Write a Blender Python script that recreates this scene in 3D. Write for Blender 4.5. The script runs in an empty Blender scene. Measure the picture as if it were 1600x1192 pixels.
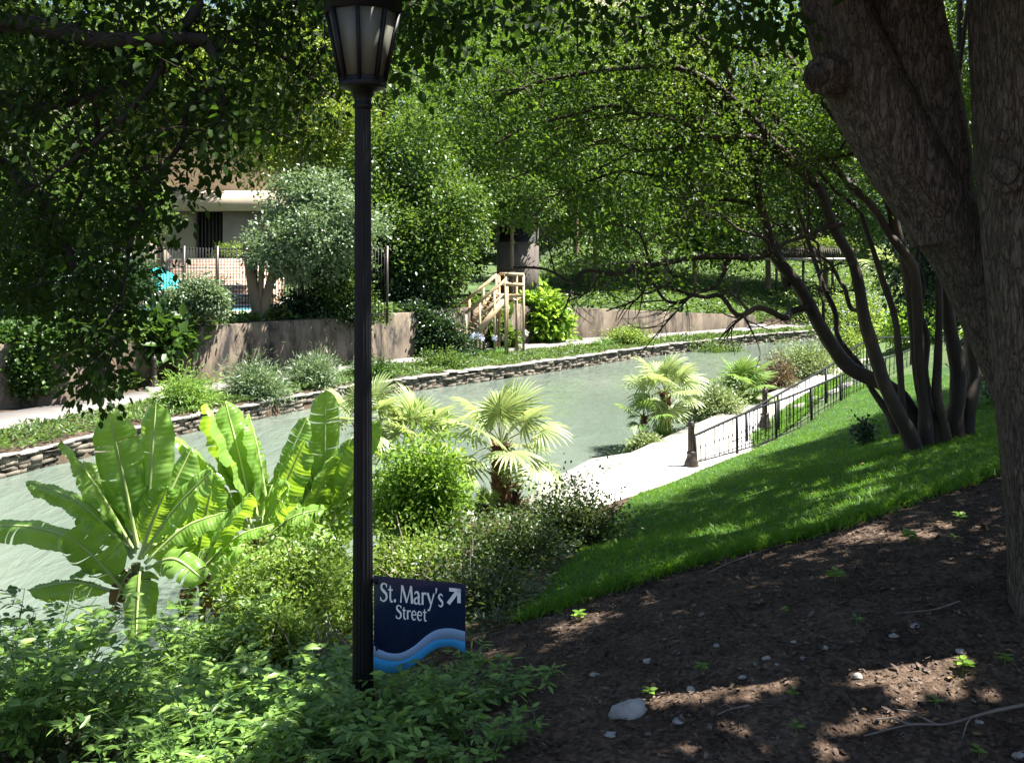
import bpy, math, random
import numpy as np
from mathutils import Vector, Matrix
rng = np.random.default_rng(11)
random.seed(5)
SC = bpy.context.scene
COL = SC.collection
PI = math.pi

# ------------------------------------------------------------------ camera frame of reference
F = 1570.0
H = 5.1
HZ = 390.0   # horizon row: level camera, lens shifted down
def ray(px, py):
    return np.array([(px - 800) / F, 1.0, (HZ - py) / F])
def at(px, py, Y):
    d = ray(px, py); return np.array([0, 0, H]) + d * (Y / d[1])
def onz(px, py, z):
    d = ray(px, py); return np.array([0, 0, H]) + d * ((z - H) / d[2])
SUN_EL, SUN_AZ = math.radians(63), math.radians(86)
SUN = np.array([math.sin(SUN_AZ) * math.cos(SUN_EL), math.cos(SUN_AZ) * math.cos(SUN_EL), math.sin(SUN_EL)])

def unit(v):
    v = np.asarray(v, float); n = np.linalg.norm(v, axis=-1, keepdims=True); return v / np.maximum(n, 1e-9)

# ------------------------------------------------------------------ object helpers
def origin(o):
    p = np.zeros(3)
    while o is not None:
        p = p + np.array(o.location); o = o.parent
    return p
def thing(name, label, cat, loc=(0, 0, 0), group=None):
    o = bpy.data.objects.new(name, None); COL.objects.link(o)
    o.empty_display_size = 0.2
    o.location = [float(c) for c in loc]; o['label'] = label; o['category'] = cat
    if group: o['group'] = group
    return o
def tag(o, label=None, cat=None, group=None, kind=None):
    if label: o['label'] = label
    if cat: o['category'] = cat
    if group: o['group'] = group
    if kind: o['kind'] = kind
    return o
class MB:
    def __init__(s): s.V = []; s.F = {}; s.n = 0
    def add(s, V, Fs):
        V = np.asarray(V, float).reshape(-1, 3)
        for f in Fs:
            f = np.asarray(f, np.int64)
            if f.size: s.F.setdefault(f.shape[1], []).append(f + s.n)
        s.V.append(V); s.n += len(V); return s
    def box(s, a, b, jit=0, M=None):
        a = np.minimum(a, b).astype(float), np.maximum(a, b).astype(float)
        lo, hi = a
        V = np.array([[x, y, z] for x in (lo[0], hi[0]) for y in (lo[1], hi[1]) for z in (lo[2], hi[2])])
        if jit: V = V + rng.normal(0, jit, V.shape)
        if M is not None: V = V @ np.array(M)[:3, :3].T + np.array(M)[:3, 3]
        s.add(V, [[[0, 1, 3, 2], [4, 6, 7, 5], [0, 4, 5, 1], [2, 3, 7, 6], [0, 2, 6, 4], [1, 5, 7, 3]]]); return s
    def bar(s, p, q, w, h=None, up=(0, 0, 1)):
        h = h or w; p = np.asarray(p, float); q = np.asarray(q, float)
        d = unit(q - p); u = np.asarray(up, float)
        if abs(d @ u) > .98: u = np.array([1., 0, 0])
        sx = unit(np.cross(d, u)); uz = np.cross(sx, d)
        V = [e + sx * a * w / 2 + uz * b * h / 2 for e in (p, q) for a, b in ((-1, -1), (1, -1), (1, 1), (-1, 1))]
        s.add(V, [[[3, 2, 1, 0], [4, 5, 6, 7], [0, 1, 5, 4], [1, 2, 6, 5], [2, 3, 7, 6], [3, 0, 4, 7]]]); return s
    def tube(s, P, R, sides=8, wob=0.0, caps=True):
        P = np.asarray(P, float); n = len(P); R = np.broadcast_to(np.asarray(R, float), (n,)).copy()
        T = np.gradient(P, axis=0); T = unit(T)
        u = np.array([0, 0, 1.]) if abs(T[0][2]) < .9 else np.array([1., 0, 0])
        a = np.arange(sides) * 2 * PI / sides; rings = []
        nrm = unit(np.cross(T[0], u))
        for i in range(n):
            nrm = unit(nrm - T[i] * (nrm @ T[i])); b = np.cross(T[i], nrm)
            rr = R[i] * (1 + (rng.normal(0, wob, sides) if wob else 0))
            rings.append(P[i] + np.outer(np.cos(a) * rr, nrm) + np.outer(np.sin(a) * rr, b))
        V = np.concatenate(rings)
        i, j = np.meshgrid(np.arange(n - 1), np.arange(sides), indexing='ij')
        i = i.ravel(); j = j.ravel(); k = (j + 1) % sides
        Q = np.stack([i * sides + j, i * sides + k, (i + 1) * sides + k, (i + 1) * sides + j], 1)
        s.add(V, [Q])
        if caps and sides >= 3:
            s.add(np.concatenate([rings[0], rings[-1]]), [[list(range(sides))[::-1]], [list(range(sides, 2 * sides))]])
        return s
    def lathe(s, c, prof, sides=24, flute=0.0, nfl=12, rot=0.0):
        c = np.asarray(c, float); V = []
        a = np.arange(sides) * 2 * PI / sides + rot
        for r, z in prof:
            rr = r * (1 - flute * (0.5 + 0.5 * np.cos(nfl * a))) if flute else np.full(sides, r)
            V.append(np.stack([c[0] + rr * np.cos(a), c[1] + rr * np.sin(a), np.full(sides, c[2] + z)], 1))
        n = len(prof); V = np.concatenate(V)
        i, j = np.meshgrid(np.arange(n - 1), np.arange(sides), indexing='ij'); i = i.ravel(); j = j.ravel(); k = (j + 1) % sides
        s.add(V, [np.stack([i * sides + j, i * sides + k, (i + 1) * sides + k, (i + 1) * sides + j], 1)])
        s.add(V[:sides], [[list(range(sides))[::-1]]]); s.add(V[-sides:], [[list(range(sides))]]); return s
    def grid(s, G):
        G = np.asarray(G, float); n, m = G.shape[:2]
        i, j = np.meshgrid(np.arange(n - 1), np.arange(m - 1), indexing='ij'); i = i.ravel(); j = j.ravel()
        s.add(G.reshape(-1, 3), [np.stack([i * m + j, (i + 1) * m + j, (i + 1) * m + j + 1, i * m + j + 1], 1)]); return s
    def build(s, name, mat, parent=None, smooth=False, uv=None):
        V = np.concatenate(s.V) if s.V else np.zeros((0, 3))
        if parent is not None: V = V - origin(parent)
        me = bpy.data.meshes.new(name)
        loops = []; starts = []; tot = 0
        for k, L in s.F.items():
            A = np.concatenate(L); loops.append(A.ravel()); starts.append(tot + np.arange(len(A)) * k); tot += A.size
        loops = np.concatenate(loops); starts = np.concatenate(starts)
        me.vertices.add(len(V)); me.vertices.foreach_set('co', V.astype(np.float32).ravel())
        me.loops.add(len(loops)); me.loops.foreach_set('vertex_index', loops.astype(np.int32))
        me.polygons.add(len(starts)); me.polygons.foreach_set('loop_start', starts.astype(np.int32))
        me.update(calc_edges=True); me.validate()
        if smooth: me.polygons.foreach_set('use_smooth', np.ones(len(me.polygons), bool))
        for m in (mat if isinstance(mat, (list, tuple)) else [mat]): me.materials.append(m)
        o = bpy.data.objects.new(name, me); COL.objects.link(o)
        if parent is not None: o.parent = parent
        return o
def dup(o, parent=None):
    c = o.copy(); COL.objects.link(c)
    if parent is not None: c.parent = parent
    for ch in list(o.children): dup(ch, c)
    return c
def spline(P, n):
    P = np.asarray(P, float); m = len(P)
    if m < 3:
        t = np.linspace(0, 1, n)[:, None]; return P[0] * (1 - t) + P[-1] * t
    Q = np.concatenate([[2 * P[0] - P[1]], P, [2 * P[-1] - P[-2]]]); out = []
    for x in np.linspace(0, m - 1 - 1e-6, n):
        i = int(x); t = x - i; a, b, c, d = Q[i:i + 4]
        out.append(.5 * (2 * b + (c - a) * t + (2 * a - 5 * b + 4 * c - d) * t * t + (3 * b - a - 3 * c + d) * t ** 3))
    return np.array(out)

# ------------------------------------------------------------------ materials
def newmat(name):
    m = bpy.data.materials.new(name); m.use_nodes = True; nt = m.node_tree; nt.nodes.clear()
    out = nt.nodes.new('ShaderNodeOutputMaterial'); return m, nt, out
def N(nt, t, **k):
    n = nt.nodes.new(t)
    for a, b in k.items():
        if a.startswith('i_'): n.inputs[a[2:].replace('_', ' ')].default_value = b
        else: setattr(n, a, b)
    return n
def ramp(nt, stops, interp='LINEAR'):
    n = nt.nodes.new('ShaderNodeValToRGB'); cr = n.color_ramp; cr.interpolation = interp
    while len(cr.elements) < len(stops): cr.elements.new(.5)
    for e, (p, c) in zip(cr.elements, stops): e.position = p; e.color = (*c, 1) if len(c) == 3 else c
    return n
def coords(nt, scale=(1, 1, 1), kind='Object'):
    tc = N(nt, 'ShaderNodeTexCoord'); mp = N(nt, 'ShaderNodeMapping'); mp.inputs['Scale'].default_value = scale
    nt.links.new(tc.outputs[kind], mp.inputs['Vector']); return mp.outputs[0]
def noisy(name, stops, scale=3, detail=6, rough=.8, bump=.3, bscale=None, stretch=(1, 1, 1), spec=.3, dist=0.02, metal=0, kind='Object', extra=None):
    m, nt, out = newmat(name); L = nt.links.new
    v = coords(nt, stretch, kind)
    n1 = N(nt, 'ShaderNodeTexNoise', i_Scale=scale, i_Detail=detail, i_Roughness=.62); L(v, n1.inputs['Vector'])
    r = ramp(nt, stops); L(n1.outputs['Fac'], r.inputs[0])
    b = N(nt, 'ShaderNodeBsdfPrincipled', i_Roughness=rough, i_Metallic=metal); b.inputs['Specular IOR Level'].default_value = spec
    L(r.outputs[0], b.inputs['Base Color'])
    if bump:
        n2 = N(nt, 'ShaderNodeTexNoise', i_Scale=bscale or scale * 4, i_Detail=5); L(v, n2.inputs['Vector'])
        bp = N(nt, 'ShaderNodeBump', i_Strength=bump, i_Distance=dist); L(n2.outputs['Fac'], bp.inputs['Height']); L(bp.outputs[0], b.inputs['Normal'])
    L(b.outputs[0], out.inputs[0]); return m
def leafmat(name, dark, light, trans, tf=.4, rough=.42, spec=.5, clump=.8, autumn=None):
    m, nt, out = newmat(name); L = nt.links.new
    g = N(nt, 'ShaderNodeNewGeometry')
    n1 = N(nt, 'ShaderNodeTexNoise', i_Scale=clump, i_Detail=3); L(coords(nt), n1.inputs['Vector'])
    mx = N(nt, 'ShaderNodeMath', operation='MULTIPLY_ADD'); L(g.outputs['Random Per Island'], mx.inputs[0]); mx.inputs[1].default_value = .75
    sb = N(nt, 'ShaderNodeMath', operation='MULTIPLY_ADD'); L(n1.outputs['Fac'], sb.inputs[0]); sb.inputs[1].default_value = .9; sb.inputs[2].default_value = -.33
    L(sb.outputs[0], mx.inputs[2])
    st = [(0, dark), (.85, light)]
    if autumn: st.append((1.0, autumn))
    r = ramp(nt, st); L(mx.outputs[0], r.inputs[0])
    b = N(nt, 'ShaderNodeBsdfPrincipled', i_Roughness=rough); b.inputs['Specular IOR Level'].default_value = spec
    L(r.outputs[0], b.inputs['Base Color'])
    t = N(nt, 'ShaderNodeBsdfTranslucent')
    r2 = ramp(nt, [(0, tuple(c * .55 for c in trans)), (1, trans)]); L(mx.outputs[0], r2.inputs[0]); L(r2.outputs[0], t.inputs[0])
    ms = N(nt, 'ShaderNodeMixShader', i_Fac=tf); L(b.outputs[0], ms.inputs[1]); L(t.outputs[0], ms.inputs[2]); L(ms.outputs[0], out.inputs[0])
    return m
M = {}
def plain(name, c, rough=.5, metal=0, spec=.5):
    m, nt, out = newmat(name); b = N(nt, 'ShaderNodeBsdfPrincipled', i_Roughness=rough, i_Metallic=metal)
    b.inputs['Base Color'].default_value = (*c, 1); b.inputs['Specular IOR Level'].default_value = spec
    nt.links.new(b.outputs[0], out.inputs[0]); return m
M['iron'] = noisy('black painted iron', [(.3, (.003, .0035, .005)), (.7, (.007, .008, .010))], 14, 4, .5, .15, 60, spec=.25, dist=.003)
M['bronze'] = noisy('dark brown painted iron', [(.3, (.020, .014, .012)), (.7, (.05, .036, .03))], 14, 4, .4, .15, 60, spec=.55, dist=.003)
M['frost'] = None
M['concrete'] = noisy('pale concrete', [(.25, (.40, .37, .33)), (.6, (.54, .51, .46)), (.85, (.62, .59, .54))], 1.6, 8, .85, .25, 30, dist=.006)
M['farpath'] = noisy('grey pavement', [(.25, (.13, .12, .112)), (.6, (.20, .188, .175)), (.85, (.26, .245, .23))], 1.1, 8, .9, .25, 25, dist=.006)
M['stone'] = noisy('rubble limestone', [(.2, (.04, .035, .028)), (.5, (.13, .115, .09)), (.8, (.26, .235, .19))], 3.5, 7, .9, .6, 14, dist=.03)  # far edging face, darkened to read as its shaded side
M['tanstone'] = noisy('tan sandstone blocks', [(.25, (.22, .14, .08)), (.6, (.40, .27, .16)), (.85, (.5, .38, .25))], 3, 6, .9, .5, 14, dist=.02)
M['palestone'] = noisy('pale limestone', [(.25, (.16, .15, .135)), (.6, (.34, .32, .29)), (.85, (.5, .48, .45))], 7, 7, .9, .8, 20, dist=.02)
M['wood'] = noisy('new pine boards', [(.25, (.32, .22, .12)), (.6, (.50, .38, .235)), (.85, (.60, .49, .34))], 3, 6, .75, .2, 30, (1, 1, 6), dist=.004)
M['greywood'] = noisy('weathered boards', [(.25, (.06, .05, .045)), (.6, (.13, .11, .095)), (.85, (.19, .16, .14))], 2.2, 6, .85, .3, 20, (4, 4, .4), dist=.01)
M['slat'] = noisy('dark slats', [(.25, (.04, .035, .03)), (.7, (.11, .095, .08))], 3, 6, .85, .3, 20, (9, 9, .4), dist=.01)
M['stucco'] = noisy('beige stucco', [(.25, (.36, .30, .23)), (.7, (.46, .40, .32))], .8, 6, .9, .15, 20, dist=.006)
M['dark'] = plain('unlit void black', (.012, .012, .014), .7)  # near black put in for the unlit depth of openings; panes too
M['brick'] = None
M['poolwater'] = plain('pool water', (.12, .42, .52), .05)
M['teal'] = noisy('turquoise canvas', [(.3, (.01, .30, .33)), (.7, (.02, .42, .44))], 2, 3, .7, .1, 20)
M['twig'] = noisy('grey brown twig bark', [(.3, (.016, .013, .011)), (.7, (.05, .042, .034))], 8, 5, .85, .3, 40, dist=.004)
M['drytwig'] = noisy('dry pale twig', [(.3, (.13, .10, .08)), (.7, (.26, .22, .18))], 8, 5, .85, .3, 40, dist=.004)
M['greenstem'] = plain('green stem', (.06, .13, .03), .5)
M['fibre'] = noisy('palm trunk fibre', [(.25, (.05, .022, .012)), (.55, (.15, .07, .035)), (.8, (.30, .17, .09))], 9, 6, .9, .6, 40, (1, 1, .5), dist=.02)
M['myrtlebark'] = noisy('smooth peeling bark', [(.3, (.022, .016, .013)), (.55, (.055, .04, .03)), (.8, (.17, .11, .07))], 2.2, 7, .7, .35, 16, (1, 1, .35), dist=.012)
M['farbark'] = noisy('tan bark', [(.3, (.10, .07, .045)), (.7, (.26, .19, .13))], 3, 6, .85, .4, 16, (1, 1, .3), dist=.02)
M['rubber'] = M['iron']

def bark():
    m, nt, out = newmat('furrowed bark'); L = nt.links.new
    v0 = coords(nt, (1, 1, .22))
    n0 = N(nt, 'ShaderNodeTexNoise', i_Scale=7, i_Detail=5, i_Roughness=.6); L(v0, n0.inputs['Vector'])
    mxv = N(nt, 'ShaderNodeMix', data_type='VECTOR'); mxv.inputs['Factor'].default_value = .2; L(v0, mxv.inputs[4]); L(n0.outputs['Color'], mxv.inputs[5]); v = mxv.outputs[1]
    def cracks(sc, w):
        vo = N(nt, 'ShaderNodeTexVoronoi', feature='DISTANCE_TO_EDGE', i_Scale=sc); L(v, vo.inputs['Vector'])
        c = N(nt, 'ShaderNodeMapRange'); c.inputs['From Max'].default_value = w; L(vo.outputs['Distance'], c.inputs['Value']); return c
    ra, rb_ = cracks(27, .16), cracks(62, .22)
    mn = N(nt, 'ShaderNodeMath', operation='MULTIPLY_ADD'); L(ra.outputs[0], mn.inputs[0]); mn.inputs[1].default_value = .5
    mh = N(nt, 'ShaderNodeMath', operation='MULTIPLY'); L(rb_.outputs[0], mh.inputs[0]); mh.inputs[1].default_value = .25; L(mh.outputs[0], mn.inputs[2])
    n1 = N(nt, 'ShaderNodeTexNoise', i_Scale=22, i_Detail=8, i_Roughness=.7); L(coords(nt, (1, 1, .5)), n1.inputs['Vector'])
    ofs = N(nt, 'ShaderNodeMath', operation='ADD'); L(mn.outputs[0], ofs.inputs[0]); ofs.inputs[1].default_value = .22
    mul = N(nt, 'ShaderNodeMath', operation='MULTIPLY'); L(ofs.outputs[0], mul.inputs[0]); L(n1.outputs['Fac'], mul.inputs[1])
    r = ramp(nt, [(.10, (.014, .011, .009)), (.45, (.095, .074, .058)), (.9, (.24, .20, .16))])
    sc = N(nt, 'ShaderNodeMath', operation='MULTIPLY'); L(mul.outputs[0], sc.inputs[0]); sc.inputs[1].default_value = 1.35; L(sc.outputs[0], r.inputs[0])
    n3 = N(nt, 'ShaderNodeTexNoise', i_Scale=1.7, i_Detail=4); L(coords(nt), n3.inputs['Vector'])
    mo = N(nt, 'ShaderNodeMix', data_type='RGBA', blend_type='MIX'); mo.inputs[7].default_value = (.05, .055, .04, 1)
    r3 = ramp(nt, [(.5, (0, 0, 0)), (.75, (.6, .6, .6))]); L(n3.outputs['Fac'], r3.inputs[0]); L(r3.outputs[0], mo.inputs[0]); L(r.outputs[0], mo.inputs[6])
    b = N(nt, 'ShaderNodeBsdfPrincipled', i_Roughness=.9); b.inputs['Specular IOR Level'].default_value = .2; L(mo.outputs[2], b.inputs['Base Color'])
    bp = N(nt, 'ShaderNodeBump', i_Strength=1.0, i_Distance=.035); L(mul.outputs[0], bp.inputs['Height']); L(bp.outputs[0], b.inputs['Normal'])
    L(b.outputs[0], out.inputs[0]); return m
M['bark'] = bark()
def mulch():
    m, nt, out = newmat('dark mulch soil'); L = nt.links.new
    v = coords(nt)
    n1 = N(nt, 'ShaderNodeTexNoise', i_Scale=2.2, i_Detail=9, i_Roughness=.7); L(v, n1.inputs['Vector'])
    vo = N(nt, 'ShaderNodeTexVoronoi', i_Scale=38); L(v, vo.inputs['Vector'])
    r = ramp(nt, [(.25, (.024, .015, .010)), (.5, (.070, .047, .032)), (.8, (.15, .105, .075))])
    ad = N(nt, 'ShaderNodeMath', operation='MULTIPLY_ADD'); L(vo.outputs['Color'], ad.inputs[0]); ad.inputs[1].default_value = .45; 
    sb = N(nt, 'ShaderNodeMath', operation='SUBTRACT'); L(n1.outputs['Fac'], sb.inputs[0]); sb.inputs[1].default_value = .22; L(sb.outputs[0], ad.inputs[2]); L(ad.outputs[0], r.inputs[0])
    b = N(nt, 'ShaderNodeBsdfPrincipled', i_Roughness=.95); b.inputs['Specular IOR Level'].default_value = .15; L(r.outputs[0], b.inputs['Base Color'])
    n2 = N(nt, 'ShaderNodeTexNoise', i_Scale=45, i_Detail=5); L(v, n2.inputs['Vector'])
    bp = N(nt, 'ShaderNodeBump', i_Strength=.9, i_Distance=.03); L(n2.outputs['Fac'], bp.inputs['Height']); L(bp.outputs[0], b.inputs['Normal'])
    L(b.outputs[0], out.inputs[0]); return m
M['mulch'] = mulch()
M['chip'] = noisy('wood chip', [(.3, (.022, .014, .011)), (.55, (.075, .052, .040)), (.75, (.22, .165, .13))], 9, 2, .9, 0)
M['soil'] = noisy('leaf litter soil', [(.25, (.025, .02, .013)), (.55, (.06, .043, .028)), (.8, (.13, .09, .06))], 2.5, 9, .95, .6, 30, dist=.03)
M['turf'] = noisy('turf under blades', [(.25, (.012, .035, .006)), (.55, (.028, .075, .012)), (.8, (.05, .115, .02))], 2.0, 8, .95, .6, 60, dist=.02)
M['hill'] = noisy('planted hillside', [(.25, (.03, .045, .015)), (.55, (.06, .10, .03)), (.8, (.11, .16, .05))], 1.2, 9, .95, .6, 20, dist=.05)
def wallmat():
    m, nt, out = newmat('stained retaining concrete'); L = nt.links.new
    n1 = N(nt, 'ShaderNodeTexNoise', i_Scale=1.0, i_Detail=7, i_Roughness=.65); L(coords(nt, (1, 1, .9)), n1.inputs['Vector'])
    r = ramp(nt, [(.25, (.095, .073, .052)), (.55, (.185, .148, .11)), (.8, (.27, .225, .175))]); L(n1.outputs['Fac'], r.inputs[0])
    n2 = N(nt, 'ShaderNodeTexNoise', i_Scale=2.2, i_Detail=8, i_Roughness=.75, i_Distortion=.5); L(coords(nt, (1, 1, .26)), n2.inputs['Vector'])
    r2 = ramp(nt, [(.43, (0, 0, 0)), (.60, (1, 1, 1))]); L(n2.outputs['Fac'], r2.inputs[0])
    n4 = N(nt, 'ShaderNodeTexNoise', i_Scale=.35, i_Detail=2); L(coords(nt), n4.inputs['Vector'])
    r4 = ramp(nt, [(.36, (.35, .35, .35)), (.55, (1, 1, 1))]); L(n4.outputs['Fac'], r4.inputs[0])
    mm = N(nt, 'ShaderNodeMath', operation='MULTIPLY'); L(r2.outputs[0], mm.inputs[0]); L(r4.outputs[0], mm.inputs[1])
    mx = N(nt, 'ShaderNodeMix', data_type='RGBA'); L(mm.outputs[0], mx.inputs[0]); L(r.outputs[0], mx.inputs[6]); mx.inputs[7].default_value = (.025, .024, .023, 1)
    b = N(nt, 'ShaderNodeBsdfPrincipled', i_Roughness=.92); b.inputs['Specular IOR Level'].default_value = .2; L(mx.outputs[2], b.inputs['Base Color'])
    n3 = N(nt, 'ShaderNodeTexNoise', i_Scale=18, i_Detail=5); L(coords(nt), n3.inputs['Vector'])
    bp = N(nt, 'ShaderNodeBump', i_Strength=.3, i_Distance=.02); L(n3.outputs['Fac'], bp.inputs['Height']); L(bp.outputs[0], b.inputs['Normal'])
    L(b.outputs[0], out.inputs[0]); return m
M['wall'] = wallmat()
def brickmat():
    m, nt, out = newmat('terrace brick'); L = nt.links.new
    v = coords(nt); sx = N(nt, 'ShaderNodeSeparateXYZ'); L(v, sx.inputs[0])
    cx = N(nt, 'ShaderNodeCombineXYZ'); L(sx.outputs[0], cx.inputs[0]); L(sx.outputs[2], cx.inputs[1])
    br = N(nt, 'ShaderNodeTexBrick', i_Scale=1.0); br.inputs['Brick Width'].default_value = .5; br.inputs['Row Height'].default_value = .16; br.inputs['Mortar Size'].default_value = .025
    br.inputs['Color1'].default_value = (.34, .17, .11, 1); br.inputs['Color2'].default_value = (.46, .28, .19, 1); br.inputs['Mortar'].default_value = (.5, .46, .4, 1)
    L(cx.outputs[0], br.inputs['Vector'])
    b = N(nt, 'ShaderNodeBsdfPrincipled', i_Roughness=.9); L(br.outputs[0], b.inputs['Base Color']); L(b.outputs[0], out.inputs[0]); return m
M['brick'] = brickmat()
def frostmat():
    m, nt, out = newmat('frosted lantern glass'); L = nt.links.new
    a = N(nt, 'ShaderNodeBsdfPrincipled', i_Roughness=.35); a.inputs['Base Color'].default_value = (.24, .25, .20, 1)
    t = N(nt, 'ShaderNodeBsdfTranslucent'); t.inputs[0].default_value = (.28, .29, .22, 1)
    ms = N(nt, 'ShaderNodeMixShader', i_Fac=.5); L(a.outputs[0], ms.inputs[1]); L(t.outputs[0], ms.inputs[2]); L(ms.outputs[0], out.inputs[0]); return m
M['frost'] = frostmat()
def watermat():
    m, nt, out = newmat('murky green river water'); L = nt.links.new
    v = coords(nt, (1, .45, 1))
    n1 = N(nt, 'ShaderNodeTexNoise', i_Scale=.25, i_Detail=4); L(v, n1.inputs['Vector'])
    r = ramp(nt, [(.3, (.086, .114, .092)), (.7, (.128, .156, .128))]); L(n1.outputs['Fac'], r.inputs[0])
    b = N(nt, 'ShaderNodeBsdfPrincipled', i_Roughness=.045); b.inputs['IOR'].default_value = 1.33; L(r.outputs[0], b.inputs['Base Color'])
    rot = N(nt, 'ShaderNodeMapping'); rot.inputs['Rotation'].default_value = (0, 0, math.radians(-28)); rot.inputs['Scale'].default_value = (1.6, .55, 1)
    tc = N(nt, 'ShaderNodeTexCoord'); L(tc.outputs['Object'], rot.inputs['Vector'])
    n2 = N(nt, 'ShaderNodeTexNoise', i_Scale=1.3, i_Detail=4, i_Roughness=.55, i_Distortion=.8); L(rot.outputs[0], n2.inputs['Vector'])
    n3 = N(nt, 'ShaderNodeTexNoise', i_Scale=9, i_Detail=3); L(rot.outputs[0], n3.inputs['Vector'])
    ad = N(nt, 'ShaderNodeMath', operation='MULTIPLY_ADD'); L(n3.outputs['Fac'], ad.inputs[0]); ad.inputs[1].default_value = .10; L(n2.outputs['Fac'], ad.inputs[2])
    bp = N(nt, 'ShaderNodeBump', i_Strength=.7, i_Distance=.11); L(ad.outputs[0], bp.inputs['Height']); L(bp.outputs[0], b.inputs['Normal'])
    L(b.outputs[0], out.inputs[0]); return m
M['water'] = watermat()
# foliage kinds
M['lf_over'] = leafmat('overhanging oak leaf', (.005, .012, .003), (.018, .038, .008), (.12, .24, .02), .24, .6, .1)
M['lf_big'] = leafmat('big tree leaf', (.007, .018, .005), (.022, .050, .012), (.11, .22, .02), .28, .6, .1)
M['lf_myrtle'] = leafmat('myrtle leaf', (.006, .017, .004), (.050, .105, .014), (.20, .36, .025), .34, .5, .22, .9)
M['lf_far'] = leafmat('broadleaf', (.008, .024, .005), (.090, .17, .028), (.26, .42, .04), .30, .42, .5, .45)
M['lf_fary'] = leafmat('yellow green broadleaf', (.016, .040, .006), (.16, .25, .03), (.42, .54, .05), .34, .42, .5, .45, (.22, .20, .05))
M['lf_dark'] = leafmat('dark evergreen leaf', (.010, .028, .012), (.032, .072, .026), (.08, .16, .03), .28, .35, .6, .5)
M['lf_silver'] = leafmat('grey green leaf', (.06, .10, .045), (.21, .29, .16), (.26, .38, .12), .32, .36, .5, .9)
M['lf_shrub'] = leafmat('bright shrub leaf', (.05, .12, .012), (.22, .38, .05), (.46, .70, .07), .46, .42, .5, 1.6)
M['lf_yel'] = leafmat('yellow green small leaf', (.035, .075, .010), (.20, .31, .055), (.44, .60, .08), .40, .42, .5, 2.0)
M['lf_fore'] = leafmat('foreground plant leaf', (.03, .085, .016), (.23, .38, .08), (.42, .64, .08), .38, .38, .5, 1.4)
M['lf_loose'] = leafmat('loose shrub leaf', (.022, .045, .012), (.075, .12, .032), (.18, .28, .04), .34, .40, .5, 2.0)
M['lf_strap'] = leafmat('strap leaf', (.02, .07, .015), (.07, .16, .03), (.16, .34, .04), .34, .35, .6, 2.0)
M['lf_pale'] = leafmat('pale river shrub leaf', (.11, .16, .06), (.28, .35, .16), (.34, .44, .12), .34, .45, .4, 1.5, (.34, .24, .12))
M['lf_red'] = leafmat('bronze shrub leaf', (.05, .03, .02), (.14, .10, .05), (.2, .14, .05), .34, .45, .4, 1.5)
M['lf_ivy'] = leafmat('ivy leaf', (.015, .045, .010), (.06, .12, .022), (.14, .28, .03), .3, .4, .5, 1.0)
M['lf_cover'] = leafmat('bank ground cover', (.022, .05, .012), (.10, .17, .04), (.22, .36, .05), .34, .45, .4, .8)
M['lf_banana'] = None
M['grass'] = leafmat('grass blade', (.045, .12, .008), (.11, .25, .02), (.26, .50, .02), .44, .45, .4, .9)
M['lf_palm'] = leafmat('fan palm leaf', (.13, .20, .06), (.36, .45, .19), (.50, .60, .18), .38, .38, .6, 1.2)
M['lf_palmg'] = leafmat('green fan palm leaf', (.07, .14, .03), (.18, .30, .08), (.34, .50, .09), .38, .38, .6, 1.2)
M['petal'] = leafmat('white petal', (.6, .62, .58), (.8, .8, .78), (.6, .6, .55), .3, .6, .3)
M['bluepetal'] = leafmat('pale blue petal', (.42, .48, .7), (.62, .66, .82), (.5, .55, .7), .3, .6, .3)
def bananamat():
    m, nt, out = newmat('banana leaf blade'); L = nt.links.new
    g = N(nt, 'ShaderNodeNewGeometry')
    n1 = N(nt, 'ShaderNodeTexNoise', i_Scale=3.5, i_Detail=5); L(coords(nt), n1.inputs['Vector'])
    r = ramp(nt, [(.3, (.13, .27, .04)), (.7, (.27, .43, .11))]); L(n1.outputs['Fac'], r.inputs[0])
    b = N(nt, 'ShaderNodeBsdfPrincipled', i_Roughness=.30); b.inputs['Specular IOR Level'].default_value = .6; L(r.outputs[0], b.inputs['Base Color'])
    t = N(nt, 'ShaderNodeBsdfTranslucent'); r2 = ramp(nt, [(.3, (.36, .60, .03)), (.7, (.50, .72, .06))]); L(n1.outputs['Fac'], r2.inputs[0]); L(r2.outputs[0], t.inputs[0])
    ms = N(nt, 'ShaderNodeMixShader', i_Fac=.46); L(b.outputs[0], ms.inputs[1]); L(t.outputs[0], ms.inputs[2]); L(ms.outputs[0], out.inputs[0]); return m
M['lf_banana'] = bananamat()
M['midrib'] = plain('pale midrib', (.42, .52, .20), .4)
M['pseudostem'] = noisy('banana stem', [(.3, (.10, .12, .03)), (.6, (.20, .20, .06)), (.85, (.26, .17, .08))], 4, 5, .5, .2, 20, (1, 1, .3))
M['deadleaf'] = leafmat('dead banana leaf', (.10, .06, .025), (.26, .17, .08), (.25, .15, .05), .2, .8, .1)
M['navy'] = noisy('navy enamel', [(.35, (.008, .016, .055)), (.7, (.012, .022, .070))], 6, 4, .25, 0, spec=.5)
M['signlight'] = plain('grey blue enamel', (.28, .42, .66), .3)
M['signblue'] = plain('sky blue enamel', (.05, .34, .72), .3)
M['signwhite'] = plain('white sign lettering', (.78, .78, .78), .4)

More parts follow.
